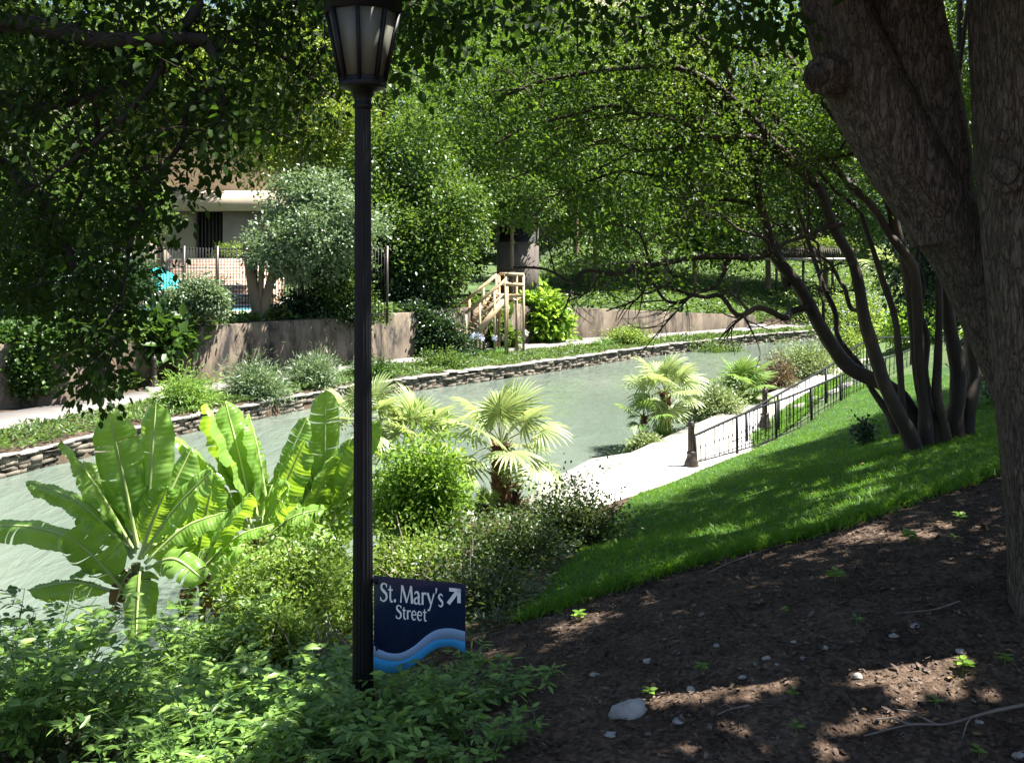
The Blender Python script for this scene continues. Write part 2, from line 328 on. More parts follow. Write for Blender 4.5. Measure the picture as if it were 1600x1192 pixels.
# ------------------------------------------------------------------ leaf geometry
T6 = (np.array([[0, 0, 0], [.32, .5, .10], [.72, .36, .05], [1, 0, -.12], [.72, -.36, .05], [.32, -.5, .10]], float), [[0, 1, 2, 3], [0, 3, 4, 5]])
T4 = (np.array([[0, 0, 0], [.45, .5, .12], [1, 0, -.05], [.45, -.5, .12]], float), [[0, 1, 2], [0, 2, 3]])
def leaves(mb, P, D, Nn, Ls, Ws, tm=T6):
    P = np.asarray(P, float); D = unit(D); S = unit(np.cross(D, Nn)); Up = np.cross(S, D)
    n = len(P); Ls = np.broadcast_to(Ls, (n,))[:, None, None]; Ws = np.broadcast_to(Ws, (n,))[:, None, None]
    tv, tf = tm; k = len(tv)
    V = P[:, None] + D[:, None] * tv[None, :, :1] * Ls + S[:, None] * tv[None, :, 1:2] * Ws + Up[:, None] * tv[None, :, 2:] * Ws
    tf = np.array(tf); Fc = (tf[None] + (np.arange(n) * k)[:, None, None]).reshape(-1, tf.shape[1])
    mb.add(V.reshape(-1, 3), [Fc]); return mb
def rdir(n): return unit(rng.normal(size=(n, 3)))
def foliage(mb, C, per, spread, L, W, tm=T6, up=.8, out=None, droop=.25, lv=.25, gaps=None):
    """clusters of leaves around twig tips C"""
    C = np.asarray(C, float); n = len(C) * per
    P = np.repeat(C, per, 0); off = rng.normal(size=(n, 3)) * np.asarray(spread)
    D = unit(off) + rng.normal(size=(n, 3)) * .55 + np.array([0, 0, -droop])
    if out is not None: D = D + np.repeat(out, per, 0) * .5
    Nn = rng.normal(size=(n, 3)) * .55 + np.array([0, 0, up])
    s = rng.uniform(1 - lv, 1 + lv, n); P = P + off
    if gaps:
        k = np.ones(n, bool)
        for hp, r in gaps:
            q = P - hp; k &= ~((np.linalg.norm(np.cross(q, SUN), axis=1) < r * rng.uniform(.75, 1.2, n)) & (q @ SUN > .6))
        P, D, Nn, s = P[k], D[k], Nn[k], s[k]
    return leaves(mb, P, D, Nn, L * s, W * s, tm)

# ------------------------------------------------------------------ terrain
def xy(p): return (p[0], p[1])
near_px = [(-300, 1250), (150, 1105), (400, 960), (720, 800), (835, 764), (920, 722), (985, 704), (1100, 656), (1200, 598), (1290, 547)]
far_px = [(-300, 800), (0, 748), (160, 708), (320, 671), (555, 624), (700, 604), (870, 580), (1000, 559), (1100, 547), (1180, 537), (1265, 530)]
wall_px = [(-300, 668), (0, 634), (130, 622), (210, 606), (290, 594), (350, 587), (545, 569), (700, 550), (868, 530), (1055, 519), (1180, 510)]
NP = np.array([(-40, 2.0), (-14, 5.5)] + [xy(onz(a, b, .45)) for a, b in near_px] + [(18, 54), (24, 59), (60, 70)])
FP = np.array([(-60, 8.0)] + [xy(onz(a, b, 0)) for a, b in far_px] + [(24, 62), (60, 73)])
WP = np.array([(-60, 18.0)] + [xy(onz(a, b, .62)) for a, b in wall_px] + [(26, 68), (60, 80)])
Ynear = lambda x: np.interp(x, NP[:, 0], NP[:, 1])
Yfar = lambda x: np.interp(x, FP[:, 0], FP[:, 1])
Ywall = lambda x: np.interp(x, WP[:, 0], WP[:, 1])
ctl = []
def cp(px, py, Y): ctl.append(at(px, py, Y))
for a in [(1600, 1192, 5.0), (1590, 920, 6.6), (1000, 1192, 5.2), (980, 1110, 5.6), (1300, 1000, 6.2), (1300, 1192, 5.1), (567, 1135, 6.4), (830, 960, 8.5), (1100, 880, 8.8), (1300, 830, 9), (1560, 740, 10),
          (1000, 768, 18.8), (1130, 722, 21), (1240, 678, 24.2), (1330, 620, 27), (1430, 572, 30), (1430, 702, 14), (1500, 692, 14), (900, 860, 13.2), (400, 1192, 6.5), (0, 1192, 7.0), (200, 1080, 10.2), (420, 960, 11.8), (700, 1090, 6.9), (650, 905, 11.6)]: cp(*a)
ctl += [np.array(a, float) for a in [(0, 0, 3.4), (5, 0, 3.3), (-6, 1, 2.6), (-9, 4, 1.6), (12, 5, 3.6), (10, 14, 3.1), (12, 22, 2.6), (14, 30, 2.4), (20, 30, 3.2), (20, 12, 4), (30, 20, 4.5), (25, 45, 2.4), (40, 50, 3.5), (15.5, 44, .8), (12, 37, .7), (9, 31, .65), (20, 50, .8), (-5, -8, 3.5), (15, -8, 4), (-12, 3, 1), (-2.5, 15, .62), (-.6, 17.3, .6)]]
ctl = np.array(ctl)
def tps(C):
    X = C[:, :2]; n = len(X)
    d = np.linalg.norm(X[:, None] - X[None], axis=2); K = np.where(d > 0, d * d * np.log(d + 1e-9), 0) + np.eye(n) * .6
    Pm = np.c_[np.ones(n), X]; A = np.block([[K, Pm], [Pm.T, np.zeros((3, 3))]])
    w = np.linalg.solve(A, np.r_[C[:, 2], 0, 0, 0])
    def f(x, y):
        x = np.asarray(x, float); sh = x.shape; Q = np.c_[x.ravel(), np.asarray(y, float).ravel()]
        d = np.linalg.norm(Q[:, None] - X[None], axis=2)
        return (np.where(d > 0, d * d * np.log(d + 1e-9), 0) @ w[:n] + np.c_[np.ones(len(Q)), Q] @ w[n:]).reshape(sh)
    return f
_tps = tps(ctl)
def inpoly(x, y, poly):
    x = np.asarray(x, float); y = np.asarray(y, float); c = np.zeros(x.shape, bool); poly = np.asarray(poly); j = len(poly) - 1
    for i in range(len(poly)):
        xi, yi = poly[i][:2]; xj, yj = poly[j][:2]
        c ^= ((yi > y) != (yj > y)) & (x < (xj - xi) * (y - yi) / (yj - yi + 1e-12) + xi); j = i
    return c
PATH_Z = .60
path_px = [(822, 790), (838, 760), (925, 716), (985, 707), (1080, 665), (1180, 622), (1330, 566), (1400, 545), (1424, 551), (1335, 584), (1250, 619), (1200, 646), (1172, 669), (1174, 706), (1100, 735), (1000, 776), (930, 818), (860, 822)]
PATH = np.array([xy(onz(a, b, PATH_Z)) for a, b in path_px])
def hterrace(x, y):
    d = y - Ywall(x)
    right = np.clip((x - 1) / 5, 0, 1)
    zl = 2.35 + np.clip((d - 25) / 60, 0, 1) * 3
    wh = np.interp(x, [1, 2.2, 8.8, 13, 14.5, 30], [2.25, 2.2, 1.55, 1.2, .75, .75])
    zr = wh + np.clip(d / 26, 0, 1.6) * 3.1
    return zl * (1 - right) + zr * right
ALC = (onz(134, 622, .62)[0], onz(288, 594, .62)[0])
def hgt(x, y):
    x = np.asarray(x, float); y = np.asarray(y, float)
    h = np.clip(_tps(x, y), .45, 6)
    inp = inpoly(x, y, PATH); h = np.where(inp, np.minimum(h, .5), h)
    yn, yf, yw = Ynear(x), Yfar(x), Ywall(x)
    t = np.clip((yn - y) / .5, 0, 1); h = np.where(y < yn, .2 + (h - .2) * t, h)
    h = np.where((y >= yn) & (y < yf), -.9, h)
    bench = np.interp(x, [-6, -2], [.52, .40]) + 0 * y
    yw = yw + 2.2 * ((x > ALC[0]) & (x < ALC[1]))
    h = np.where((y >= yf) & (y < yw + .35), bench, h)
    return np.where(y >= yw + .35, hterrace(x, y), h)
def hz(x, y): return float(hgt(np.array([x]), np.array([y]))[0])
def axis(segs):
    out = []
    for a, b, s in segs: out.append(np.arange(a, b, s))
    out.append([segs[-1][1]]); return np.concatenate(out)
gx = axis([(-160, -40, 10), (-40, -26, 1.0), (-26, -6, .25), (-6, 9, .1), (9, 26, .3), (26, 40, 1), (40, 160, 10)])
gy = axis([(-30, 0, 2), (0, 4, .4), (4, 13, .1), (13, 30, .22), (30, 72, .33), (72, 90, 1.5), (90, 260, 10)])
GX, GY = np.meshgrid(gx, gy, indexing='ij'); GZ = hgt(GX, GY)
near = (GY < Ynear(GX)) & (GY < 14)
GZ = GZ + np.where(near, rng.normal(0, .006, GZ.shape), 0)
g = MB().grid(np.stack([GX, GY, GZ], 2)).build('ground', [M['mulch'], M['soil'], M['hill']], smooth=True); tag(g, kind='structure')
cxm = (GX[:-1, :-1] + GX[1:, 1:]) / 2; cym = (GY[:-1, :-1] + GY[1:, 1:]) / 2
mi = np.where(GZ[1:, 1:] > 1.2 + 9 * (cym < Ynear(cxm) + 1), 2, np.where(cym > Ynear(cxm), 1, np.where(cym > 20, 2, 0))); g.data.polygons.foreach_set('material_index', mi.ravel().astype(np.int32))
# river
wb = MB(); xs = np.linspace(-60, 60, 61)
ys0 = Ynear(xs) - .6; ys1 = Yfar(xs) + .25; tt = np.linspace(0, 1, 14)
wb.grid(np.stack([np.repeat(xs[:, None], 14, 1), ys0[:, None] * (1 - tt) + ys1[:, None] * tt, np.zeros((61, 14))], 2))
tag(wb.build('river_water', M['water'], smooth=True), kind='structure')
# near path (slab with a real edge)
def slab(poly, z0, z1):
    n = len(poly); V = [(*p, z0) for p in poly] + [(*p, z1) for p in poly]
    mb = MB(); mb.add(V, [[list(range(n, 2 * n))], [[i, (i + 1) % n, n + (i + 1) % n, n + i] for i in range(n)]]); return mb
def area2(p): p = np.asarray(p); return np.sum(p[:, 0] * np.roll(p[:, 1], -1) - np.roll(p[:, 0], -1) * p[:, 1])
if area2(PATH) < 0: PATH = PATH[::-1]
mb = slab(PATH, -.6, PATH_Z)
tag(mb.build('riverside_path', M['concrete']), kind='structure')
# far path
pn_px = [(-200, 708), (0, 674), (130, 645), (250, 620), (400, 602), (600, 569), (722, 554), (785, 546), (915, 534), (1060, 522), (1180, 514)]
pf_px = [(-200, 664), (0, 645), (130, 625), (250, 606), (400, 591), (600, 561), (722, 546), (785, 538), (915, 527), (1060, 516), (1180, 509)]
PN = np.array([(-60, 14.0)] + [xy(onz(a, b, .6)) for a, b in pn_px] + [(26, 65.6)]); PF = np.array([(-60, 16.0)] + [xy(onz(a, b, .6)) for a, b in pf_px] + [(26, 67)])
Ypn = lambda x: np.interp(x, PN[:, 0], PN[:, 1])
Ypf = lambda x: np.interp(x, PF[:, 0], PF[:, 1])
xs = np.concatenate([np.linspace(-40, -20, 20), np.linspace(-19.7, 26, 160)])
P1 = np.stack([xs, Ypn(xs), np.full_like(xs, .60)], 1); P2 = np.stack([xs, np.maximum(Ypf(xs), Ypn(xs) + .9), np.full_like(xs, .60)], 1)
lo = np.array([0, 0, -.3])
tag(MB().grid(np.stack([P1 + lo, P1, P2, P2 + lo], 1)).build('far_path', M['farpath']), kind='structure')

# ------------------------------------------------------------------ walls
def polyX(xa, xb, n, yf): x = np.linspace(xa, xb, n); return np.stack([x, yf(x)], 1)
def retaining(name, label, pts, h0, h1, zb=.3, th=.85):
    pts = np.asarray(pts); n = len(pts); d = unit(np.gradient(pts, axis=0)); nn = np.stack([-d[:, 1], d[:, 0]], 1)
    hh = np.interp(np.linspace(0, 1, n), np.linspace(0, 1, len(h0)), h0) if h1 is None else np.linspace(h0, h1, n)
    A = np.c_[pts, np.full(n, zb)]; Bv = np.c_[pts, hh - .03]; B2 = np.c_[pts + nn * .025, hh]; C = np.c_[pts + nn * th, hh]; D = np.c_[pts + nn * th, np.full(n, zb)]
    mb = MB().grid(np.stack([A, Bv, B2, C, D], 1)[:, ::-1])
    for k in (0, -1): mb.add([A[k], Bv[k], C[k], D[k]], [[[0, 1, 2, 3]]])
    o = mb.build(name, M['wall']); tag(o, label, 'wall'); return o
xL = onz(134, 622, .62)[0]; xR0 = onz(288, 594, .62)[0]
retaining('retaining_wall', 'ivy draped concrete retaining wall along the far path at the left edge of the photo', polyX(-24, xL, 30, Ywall), 2.35, 2.4)
retaining('retaining_wall', 'dark streaked brown concrete retaining wall below the iron fence, behind the lamp post', polyX(xR0, onz(815, 536, .62)[0], 50, Ywall), 2.42, 2.5)
retaining('retaining_wall', 'low brown retaining wall right of the wooden stairs, sloping down to the right', polyX(onz(812, 536, .62)[0], onz(1180, 510, .62)[0], 40, Ywall), 2.4, 1.25)
# recess walls between (dark alcove)
mb = MB(); pA = np.array([xL, float(Ywall(xL))]); pB = np.array([xR0, float(Ywall(xR0))])
mb.bar((pA[0] - .1, pA[1] + 2.2, 1.3), (pB[0] + .3, pB[1] + 2.0, 1.3), .3, 2.2)
tag(mb.build('alcove_wall', M['wall']), 'shaded back wall of the planted alcove behind the far black bollard', 'wall')
# stone edging
def rubble(name, label, xa, xb, yf, courses, top, inward, mat, ln=.42, z0=-.25, dep=.35, capm=None):
    mb = MB(); x = xa
    hh = (top - z0) / courses
    # polyline arclength walk
    XS = np.linspace(xa, xb, 600); YS = yf(XS); Sg = np.r_[0, np.cumsum(np.hypot(np.diff(XS), np.diff(YS)))]
    for c in range(courses):
        s = rng.uniform(0, ln * .6)
        while s < Sg[-1]:
            l = ln * rng.uniform(.55, 1.35)
            p = np.array([np.interp(s, Sg, XS), np.interp(s, Sg, YS)]); q = np.array([np.interp(s + l * .95, Sg, XS), np.interp(s + l * .95, Sg, YS)])
            if np.linalg.norm(q - p) < .08: break
            d = unit(q - p); nr = np.array([-d[1], d[0]]) * inward
            o = nr * rng.normal(0, .025); t = hh * rng.uniform(.92, 1.0) + (rng.normal(0, .03) if c == courses - 1 else 0)
            zc = z0 + c * hh
            Q = []
            for e in (p, q):
                for dd in (0, dep): 
                    for zz in (zc, zc + t): Q.append([*(e + o + nr * dd), zz])
            Q = np.array(Q) + rng.normal(0, .018, (8, 3))
            mb.add(Q, [[[0, 1, 3, 2], [4, 6, 7, 5], [0, 4, 5, 1], [2, 3, 7, 6], [0, 2, 6, 4], [1, 5, 7, 3]]]); s += l
    o = mb.build(name, mat); tag(o, label, 'wall')
    if capm:  # pale top course, lightened to carry the sunlit top of the edging
        mb = MB(); s = 0
        while s < Sg[-1]:
            l = rng.uniform(.35, .9); p = np.array([np.interp(s, Sg, XS), np.interp(s, Sg, YS)]); q = np.array([np.interp(s + l * .97, Sg, XS), np.interp(s + l * .97, Sg, YS)])
            if np.linalg.norm(q - p) < .1: break
            d = unit(q - p); nr = np.array([-d[1], d[0]]) * inward; o1 = rng.normal(0, .014); zz = top + rng.normal(0, .010)
            Q = np.array([[*(e + nr * (dd + o1)), z] for e in (p, q) for dd in (-.06, .42) for z in (zz + .004, zz + rng.uniform(.04, .075))]) + rng.normal(0, .014, (8, 3))
            mb.add(Q, [[[0, 1, 3, 2], [4, 6, 7, 5], [0, 4, 5, 1], [2, 3, 7, 6], [0, 2, 6, 4], [1, 5, 7, 3]]]); s += l
        mb.build('cap_stones', capm, o)
    return o
rubble('stone_edging', 'low rubble stone edging wall holding the far river bank', -20, 30, Yfar, 6, .44, 1, M['stone'], .36, capm=M['palestone'])
rubble('stone_edging', 'rough pale stone edging of the near bank below the palms', -7, 15, lambda x: Ynear(x) - .05, 3, .34, -1, M['palestone'])

# ------------------------------------------------------------------ lamp post
LY = 6.4
def lx(px, py): return at(px, py, LY)
base = lx(567, 1135); lb = np.array([base[0], LY, hz(base[0], LY)])
ztop = lx(567, 137)[2]
lamp = thing('lamp_post', 'tall black fluted lamp post with octagonal frosted lantern, holding the blue street sign', 'lamp post', lb)
hp = ztop - lb[2]
mb = MB().lathe(lb, [(.12, -.3), (.12, .05), (.105, .07), (.10, .12), (.086, .16), (.074, .22), (.076, .25), (.068, .27)], 32)
mb.build('base', M['iron'], lamp, smooth=False)
mb = MB().lathe(lb, [(.067, .27), (.063, 1.2), (.056, 2.2), (.051, hp - .12)], 96, .13, 16); mb.build('pole', M['iron'], lamp, smooth=True)
mb = MB().lathe(lb, [(.051, hp - .14), (.062, hp - .13), (.062, hp - .11), (.053, hp - .10), (.056, hp - .07), (.075, hp - .03), (.135, hp - .008), (.15, hp), (.15, hp + .03), (.142, hp + .035)], 40); mb.build('capital', M['iron'], lamp, smooth=False)
lan = bpy.data.objects.new('lantern', None); COL.objects.link(lan); lan.parent = lamp; lan.location = (0, 0, hp)
oc = lb + np.array([0, 0, hp]); rb, rt, z0, z1 = .140, .228, .035, .475
ang = [PI / 4 * k - PI / 2 for k in range(8)]
def octp(r, z, k): return oc + np.array([r * math.cos(ang[k % 8]), r * math.sin(ang[k % 8]), z])
fr = MB()
for k in range(8): fr.bar(octp(rb, z0, k), octp(rt, z1, k), .022, .026, up=unit(octp(1, 0, k) - oc))
fr.lathe(oc, [(rb + .008, z0 - .01), (rb + .012, z0 + .022), (rb - .02, z0 + .024)], 8, rot=ang[0])
fr.build('frame', M['iron'], lan)
for k in range(8):
    q = [octp(rb - .006, z0 + .01, k), octp(rb - .006, z0 + .01, k + 1), octp(rt - .006, z1, k + 1), octp(rt - .006, z1, k)]
    n_ = unit(np.cross(q[1] - q[0], q[3] - q[0])); qq = np.array(q + [p - n_ * .005 for p in q])
    MB().add(qq, [[[0, 1, 2, 3], [7, 6, 5, 4], [0, 4, 5, 1], [1, 5, 6, 2], [2, 6, 7, 3], [3, 7, 4, 0]]]).build('pane', M['frost'], lan)
MB().lathe(oc, [(rt - .01, z1 - .006), (rt + .022, z1), (rt + .024, z1 + .085), (rt + .035, z1 + .09), (rt + .035, z1 + .115), (.19, z1 + .18), (.10, z1 + .27), (.045, z1 + .31), (.05, z1 + .34), (.02, z1 + .40), (.006, z1 + .48)], 8, rot=ang[0]).build('roof', M['iron'], lan)

# ------------------------------------------------------------------ street sign
TL = at(584, 899, 6.36); TR = at(727, 912, 6.21); TR[2] = TR[2]
BLz = at(584, 1048, 6.36)[2]
su = TR - TL; SWd = np.linalg.norm(su[:2]); sx = su / SWd
def sp(u, v, off=0):   # u 0..1 across, v metres down
    sn = unit(np.cross(sx, np.array([0, 0, 1.])))
    return TL + su * u + np.array([0, 0, -v]) + sn * off
mpp = 6.3 / F
sign = thing('street_sign', 'navy street sign with wavy blue lower edge reading St. Mary\'s Street', 'sign', sp(0, .3))
def wave(u, k):  # lower edges in px below the top edge: k=0 navy/light boundary, 1 light/blue, 2 bottom
    us = np.array([0, .06, .18, .30, .42, .5, .58, .68, .78, .88, 1.0])
    W0 = np.array([110, 115, 119, 117, 107, 97, 86, 76, 71.5, 70.5, 73])
    W1 = np.array([126, 129, 131, 129, 120, 111, 101, 91, 87, 86, 89])
    W2 = np.array([146, 149, 150.5, 146, 136, 127, 116, 105, 100, 99, 107])
    us2 = np.linspace(0, 1, 11)
    t = spline(np.stack([us, (W0, W1, W2)[k]], 1), 80); return np.interp(u, t[:, 0], t[:, 1]) * mpp
UU = np.linspace(0, 1, 49)
def band(top, bot, off, th):
    A = np.array([sp(u, t, off) for u, t in zip(UU, top)]); B = np.array([sp(u, b, off) for u, b in zip(UU, bot)])
    A2 = np.array([sp(u, t, off - th) for u, t in zip(UU, top)]); B2 = np.array([sp(u, b, off - th) for u, b in zip(UU, bot)])
    mb = MB().grid(np.stack([A, B, B2, A2, A], 1)[:, ::-1])
    for k in (0, -1): mb.add([A[k], B[k], B2[k], A2[k]], [[[0, 1, 2, 3]]])
    return mb
zero = np.zeros(49)
band(zero, wave(UU, 2), 0, .006).build('board', M['navy'], sign)
band(wave(UU, 0), wave(UU, 1) + .001, .0025, .002).build('wave_band', M['signlight'], sign)
band(wave(UU, 1) + .0015, wave(UU, 2) - .001, .0025, .002).build('wave_band', M['signblue'], sign)
for v in (.035, .455):
    q = sp(.05, v, .0); MB().bar(np.array([lb[0] + .03, LY, q[2]]), q + np.array([0, 0, 0]), .016, .03).build('bracket', M['iron'], sign)
# lettering: strokes (x,y,w) in em units; y up, x-height 0.5, cap 0.72
G = {
 'S': (.50, [[(.43, .60, .05), (.36, .70, .06), (.24, .72, .06), (.12, .66, .10), (.10, .54, .12), (.19, .44, .14), (.32, .36, .14), (.42, .26, .13), (.42, .12, .11), (.30, .01, .07), (.16, .0, .06), (.05, .10, .05)], [(.435, .56, .045), (.425, .72, .06)], [(.05, .0, .06), (.04, .17, .045)]]),
 't': (.36, [[(.16, .66, .05), (.165, .50, .11), (.165, .15, .11), (.20, .03, .10), (.27, .0, .06), (.335, .03, .05)], [(.02, .485, .055), (.32, .485, .07)]]),
 '.': (.22, [[(.10, -.01, .13), (.10, .12, .13)]]),
 'M': (.84, [[(.05, 0, .10), (.09, .36, .06), (.13, .72, .10)], [(.13, .70, .14), (.28, .36, .13), (.42, .02, .10)], [(.42, .02, .06), (.55, .36, .06), (.70, .72, .10)], [(.69, .72, .13), (.73, .36, .13), (.77, 0, .16)]]),
 'a': (.48, [[(.07, .40, .05), (.15, .49, .07), (.27, .48, .10), (.335, .38, .12), (.335, .12, .12), (.37, .02, .09), (.45, .02, .05)], [(.33, .29, .06), (.18, .25, .07), (.08, .17, .11), (.10, .05, .10), (.20, .01, .06), (.33, .10, .05)]]),
 'r': (.37, [[(.10, 0, .13), (.10, .40, .11), (.09, .50, .13)], [(.12, .36, .06), (.20, .47, .07), (.33, .46, .11)]]),
 'y': (.48, [[(.04, .50, .13), (.14, .28, .12), (.25, .04, .09)], [(.44, .50, .09), (.34, .24, .07), (.24, .0, .07), (.15, -.18, .08), (.05, -.21, .07)]]),
 "'": (.18, [[(.07, .50, .04), (.10, .62, .08), (.11, .73, .11)]]),
 's': (.38, [[(.32, .42, .05), (.24, .49, .06), (.13, .47, .08), (.08, .37, .11), (.18, .27, .12), (.29, .19, .12), (.30, .07, .09), (.19, .0, .06), (.06, .05, .05)]]),
 'e': (.45, [[(.08, .27, .06), (.24, .285, .06), (.37, .29, .06), (.35, .42, .08), (.23, .50, .06), (.11, .43, .10), (.065, .27, .12), (.11, .09, .11), (.23, .0, .07), (.38, .08, .05)]]),
 ' ': (.20, [])}
def text(mb, s, x0, y0, size, sxw=1.0, off0=.003):
    x = x0; k = 0
    for ch in s:
        adv, strokes = G[ch]
        for st in strokes:
            st = np.array(st); P = spline(st[:, :2], max(2, 6 * (len(st) - 1))) if len(st) > 2 else st[:, :2]
            w = np.interp(np.linspace(0, 1, len(P)), np.linspace(0, 1, len(st)), st[:, 2])
            T = unit(np.gradient(P, axis=0)); Nn = np.stack([-T[:, 1], T[:, 0]], 1)
            for sgn in (0,):
                A = P + Nn * w[:, None] / 2; B = P - Nn * w[:, None] / 2
                o = off0 + .00012 * (k % 7); k += 1
                conv = lambda q: sp((x + q[0] * size * sxw) / SWd, y0 - q[1] * size, o)
                mb.grid(np.stack([[conv(q) for q in A], [conv(q) for q in B]], 1))
        x += adv * size * sxw
    return x
tw = lambda s: sum(G[c][0] for c in s)
mb = MB(); s1 = "St. Mary's"; size = 38 * mpp
text(mb, s1, .07 * SWd, 38 * mpp, size, (.70 * SWd) / (tw(s1) * size))
s2 = 'Street'; size2 = 28 * mpp
text(mb, s2, .245 * SWd, 63 * mpp, size2, (.345 * SWd) / (tw(s2) * size2))
for (a, b, w) in [((.82, 32.5), (.915, 13), 6.0), ((.83, 10.5), (.955, 10.5), 5.5), ((.935, 8), (.935, 30), 5.5)]:
    p = sp(a[0], a[1] * mpp, .003 + .0002 * w); q = sp(b[0], b[1] * mpp, .003 + .0002 * w); d = unit(q - p)
    sn = unit(np.cross(sx, np.array([0, 0, 1.]))); nn = unit(np.cross(d, sn)) * w * mpp / 2
    mb.add([p - nn, q - nn, q + nn, p + nn], [[[0, 1, 2, 3]]])
mb.build('lettering', M['signwhite'], sign)

# ------------------------------------------------------------------ bollards
def bollard(loc, label, footing=False, sc=1.0):
    loc = np.array(loc, float); t = thing('bollard', label, 'bollard', loc, 'black bollards along the river paths')
    z = 0.0
    if footing:
        MB().lathe(loc, [(.27, -.2), (.27, .21), (.25, .23), (.01, .235)], 24).build('footing', M['concrete'], t); z = .22
    c = loc + np.array([0, 0, z])
    MB().lathe(c, [(.165, -.02), (.165, .05), (.145, .08), (.15, .11), (.108, .19), (.088, .27), (.098, .30), (.098, .33), (.08, .35)], 28).build('base', M['bronze'], t)
    MB().lathe(c, [(.074, .34), (.066, .86), (.066, .865)], 64, .16, 12).build('shaft', M['bronze'], t, smooth=False)
    MB().lathe(c, [(.076, .86), (.08, .885), (.072, .90), (.068, .93), (.05, .965), (.022, .985), (.026, 1.0), (.02, 1.02), (.004, 1.04)], 24).build('cap', M['bronze'], t)
    return t
b1 = onz(1080, 728, .6); bollard((b1[0], b1[1], max(.56, hz(b1[0], b1[1]) - .02)), 'near black bollard at the lower end of the iron railing')
b2 = onz(1195, 666, .6); bollard((b2[0], b2[1], .59), 'black bollard standing in the gap behind the nearer railing')
b3 = onz(241, 613, .55); bollard((b3[0], b3[1], .5), 'far black bollard on a round concrete footing before the planted alcove', True)

# ------------------------------------------------------------------ railings
def railing(label, bases, tops, posts, nb, low=.10):
    B = spline(bases, 60); T = spline(tops, 60)
    t = thing('railing', label, 'railing', bases[0], 'iron railings beside the sloping steps')
    MB().tube(T, .028, 8).build('handrail', M['iron'], t, smooth=True)
    lo = B + (T - B) * low
    MB().tube(lo, .016, 6).build('bottom_rail', M['iron'], t, smooth=True)
    ii = np.linspace(0, 59, posts).astype(int)
    for i in ii:
        MB().bar(B[i] - np.array([0, 0, .25]), T[i], .055).build('post', M['iron'], t)
    for x in np.linspace(0, 59, nb):
        i = int(round(x))
        if i in ii: continue
        p, q = lo[i], T[i]; m = (p + q) / 2; z = np.array([0, 0, .05])
        MB().tube([p, m - z, m - z * .4, m, m + z * .4, m + z, q], [.011, .011, .014, .022, .014, .011, .011], 5).build('baluster', M['iron'], t)
    return t
r1b = [at(1088, 727, 20.9), at(1170, 705, 22.6), at(1238, 679, 24.4), at(1300, 648, 26.3), at(1345, 622, 27.6), at(1422, 590, 30.5)]
r1t = [at(1086, 680, 20.9), at(1170, 643, 22.6), at(1238, 618, 24.4), at(1300, 592, 26.3), at(1345, 574, 27.6), at(1424, 546, 30.5)]
railing('nearer black iron railing climbing beside the shaded lawn', r1b, r1t, 7, 50)
r2b = [at(1168, 700, 23.6), at(1220, 682, 25.0), at(1294, 645, 27.4), at(1357, 600, 30.2), at(1426, 580, 32.5), at(1480, 576, 33.5)]
r2t = [at(1166, 644, 23.6), at(1220, 614, 25.0), at(1294, 573, 27.4), at(1357, 532, 30.2), at(1426, 528, 32.5), at(1480, 528, 33.5)]
railing('farther black iron railing on the river side of the steps', r2b, r2t, 6, 44)
# stone steps between them
st = thing('stone_steps', 'pale stone steps with side kerb climbing between the two iron railings', 'steps', at(1290, 655, 26))
mb = MB()
for k in range(6):
    t = k / 5; p = np.array(at(1312, 640, 27.3)) * (1 - t) + np.array(at(1420, 588, 31)) * t
    d = unit(np.array([p[0], p[1], 0]) * 0 + (at(1420, 588, 31) - at(1312, 640, 27.3)) * np.array([1, 1, 0])); s_ = np.array([-d[1], d[0], 0])
    z = p[2] + .05; a = p - d * .45 ; b = p + d * .45
    mb.bar((*(a + s_ * .55)[:2], z - .2), (*(b + s_ * .55)[:2], z - .2), 1.25, .4)
mb.build('tread', M['concrete'], st)
kb = spline([at(1170, 711, 22.5), at(1240, 684, 24.3), at(1300, 652, 26.2), at(1345, 626, 27.5), at(1422, 596, 30.4)], 30)
MB().tube(kb - np.array([0, 0, .02]), .12, 6, .04).build('kerb', M['palestone'], st)
q = at(1410, 598, 31.5)
wl = MB()
for c in range(3):
    x = 0
    while x < 2.6:
        l = rng.uniform(.35, .6); wl.box(q + np.array([x - .6, 0, c * .17 - .25]), q + np.array([x + l - .62, .35, c * .17 - .1]), .012); x += l
tag(wl.build('stone_wall', M['tanstone']), 'short wall of tan stone blocks behind the leaning tree stems', 'wall')

# ------------------------------------------------------------------ lawn
LAWN = [(.1, 8.35), (1.68, 8.8), (2.87, 9.05), (4.84, 10), (7, 10.8), (12, 12), (14, 24), (9.7, 29.5), (8.9, 27.0), (6.6, 24.1), (4.25, 20.9), (2.45, 18.7), (1.0, 13)]
strip = [xy(onz(a, b, .62)) for a, b in [(1180, 700), (1180, 672), (1207, 652), (1257, 624), (1328, 592), (1336, 602), (1262, 655)]]
def sheet(name, poly, mat, dz, res):
    poly = np.array(poly); x0, y0 = poly.min(0); x1, y1 = poly.max(0)
    X, Y = np.meshgrid(np.arange(x0 - res, x1 + res, res), np.arange(y0 - res, y1 + res, res), indexing='ij')
    ok = inpoly((X[:-1, :-1] + X[1:, 1:]) / 2, (Y[:-1, :-1] + Y[1:, 1:]) / 2, poly)
    Z = hgt(X, Y) + dz; n, m = X.shape; i, j = np.nonzero(ok)
    mb = MB(); mb.add(np.stack([X, Y, Z], 2).reshape(-1, 3), [np.stack([i * m + j, (i + 1) * m + j, (i + 1) * m + j + 1, i * m + j + 1], 1)])
    return mb.build(name, mat, smooth=True)
tag(sheet('lawn', LAWN, M['turf'], .018, .12), kind='structure')
tag(sheet('lawn', strip, M['turf'], .06, .1), kind='structure')
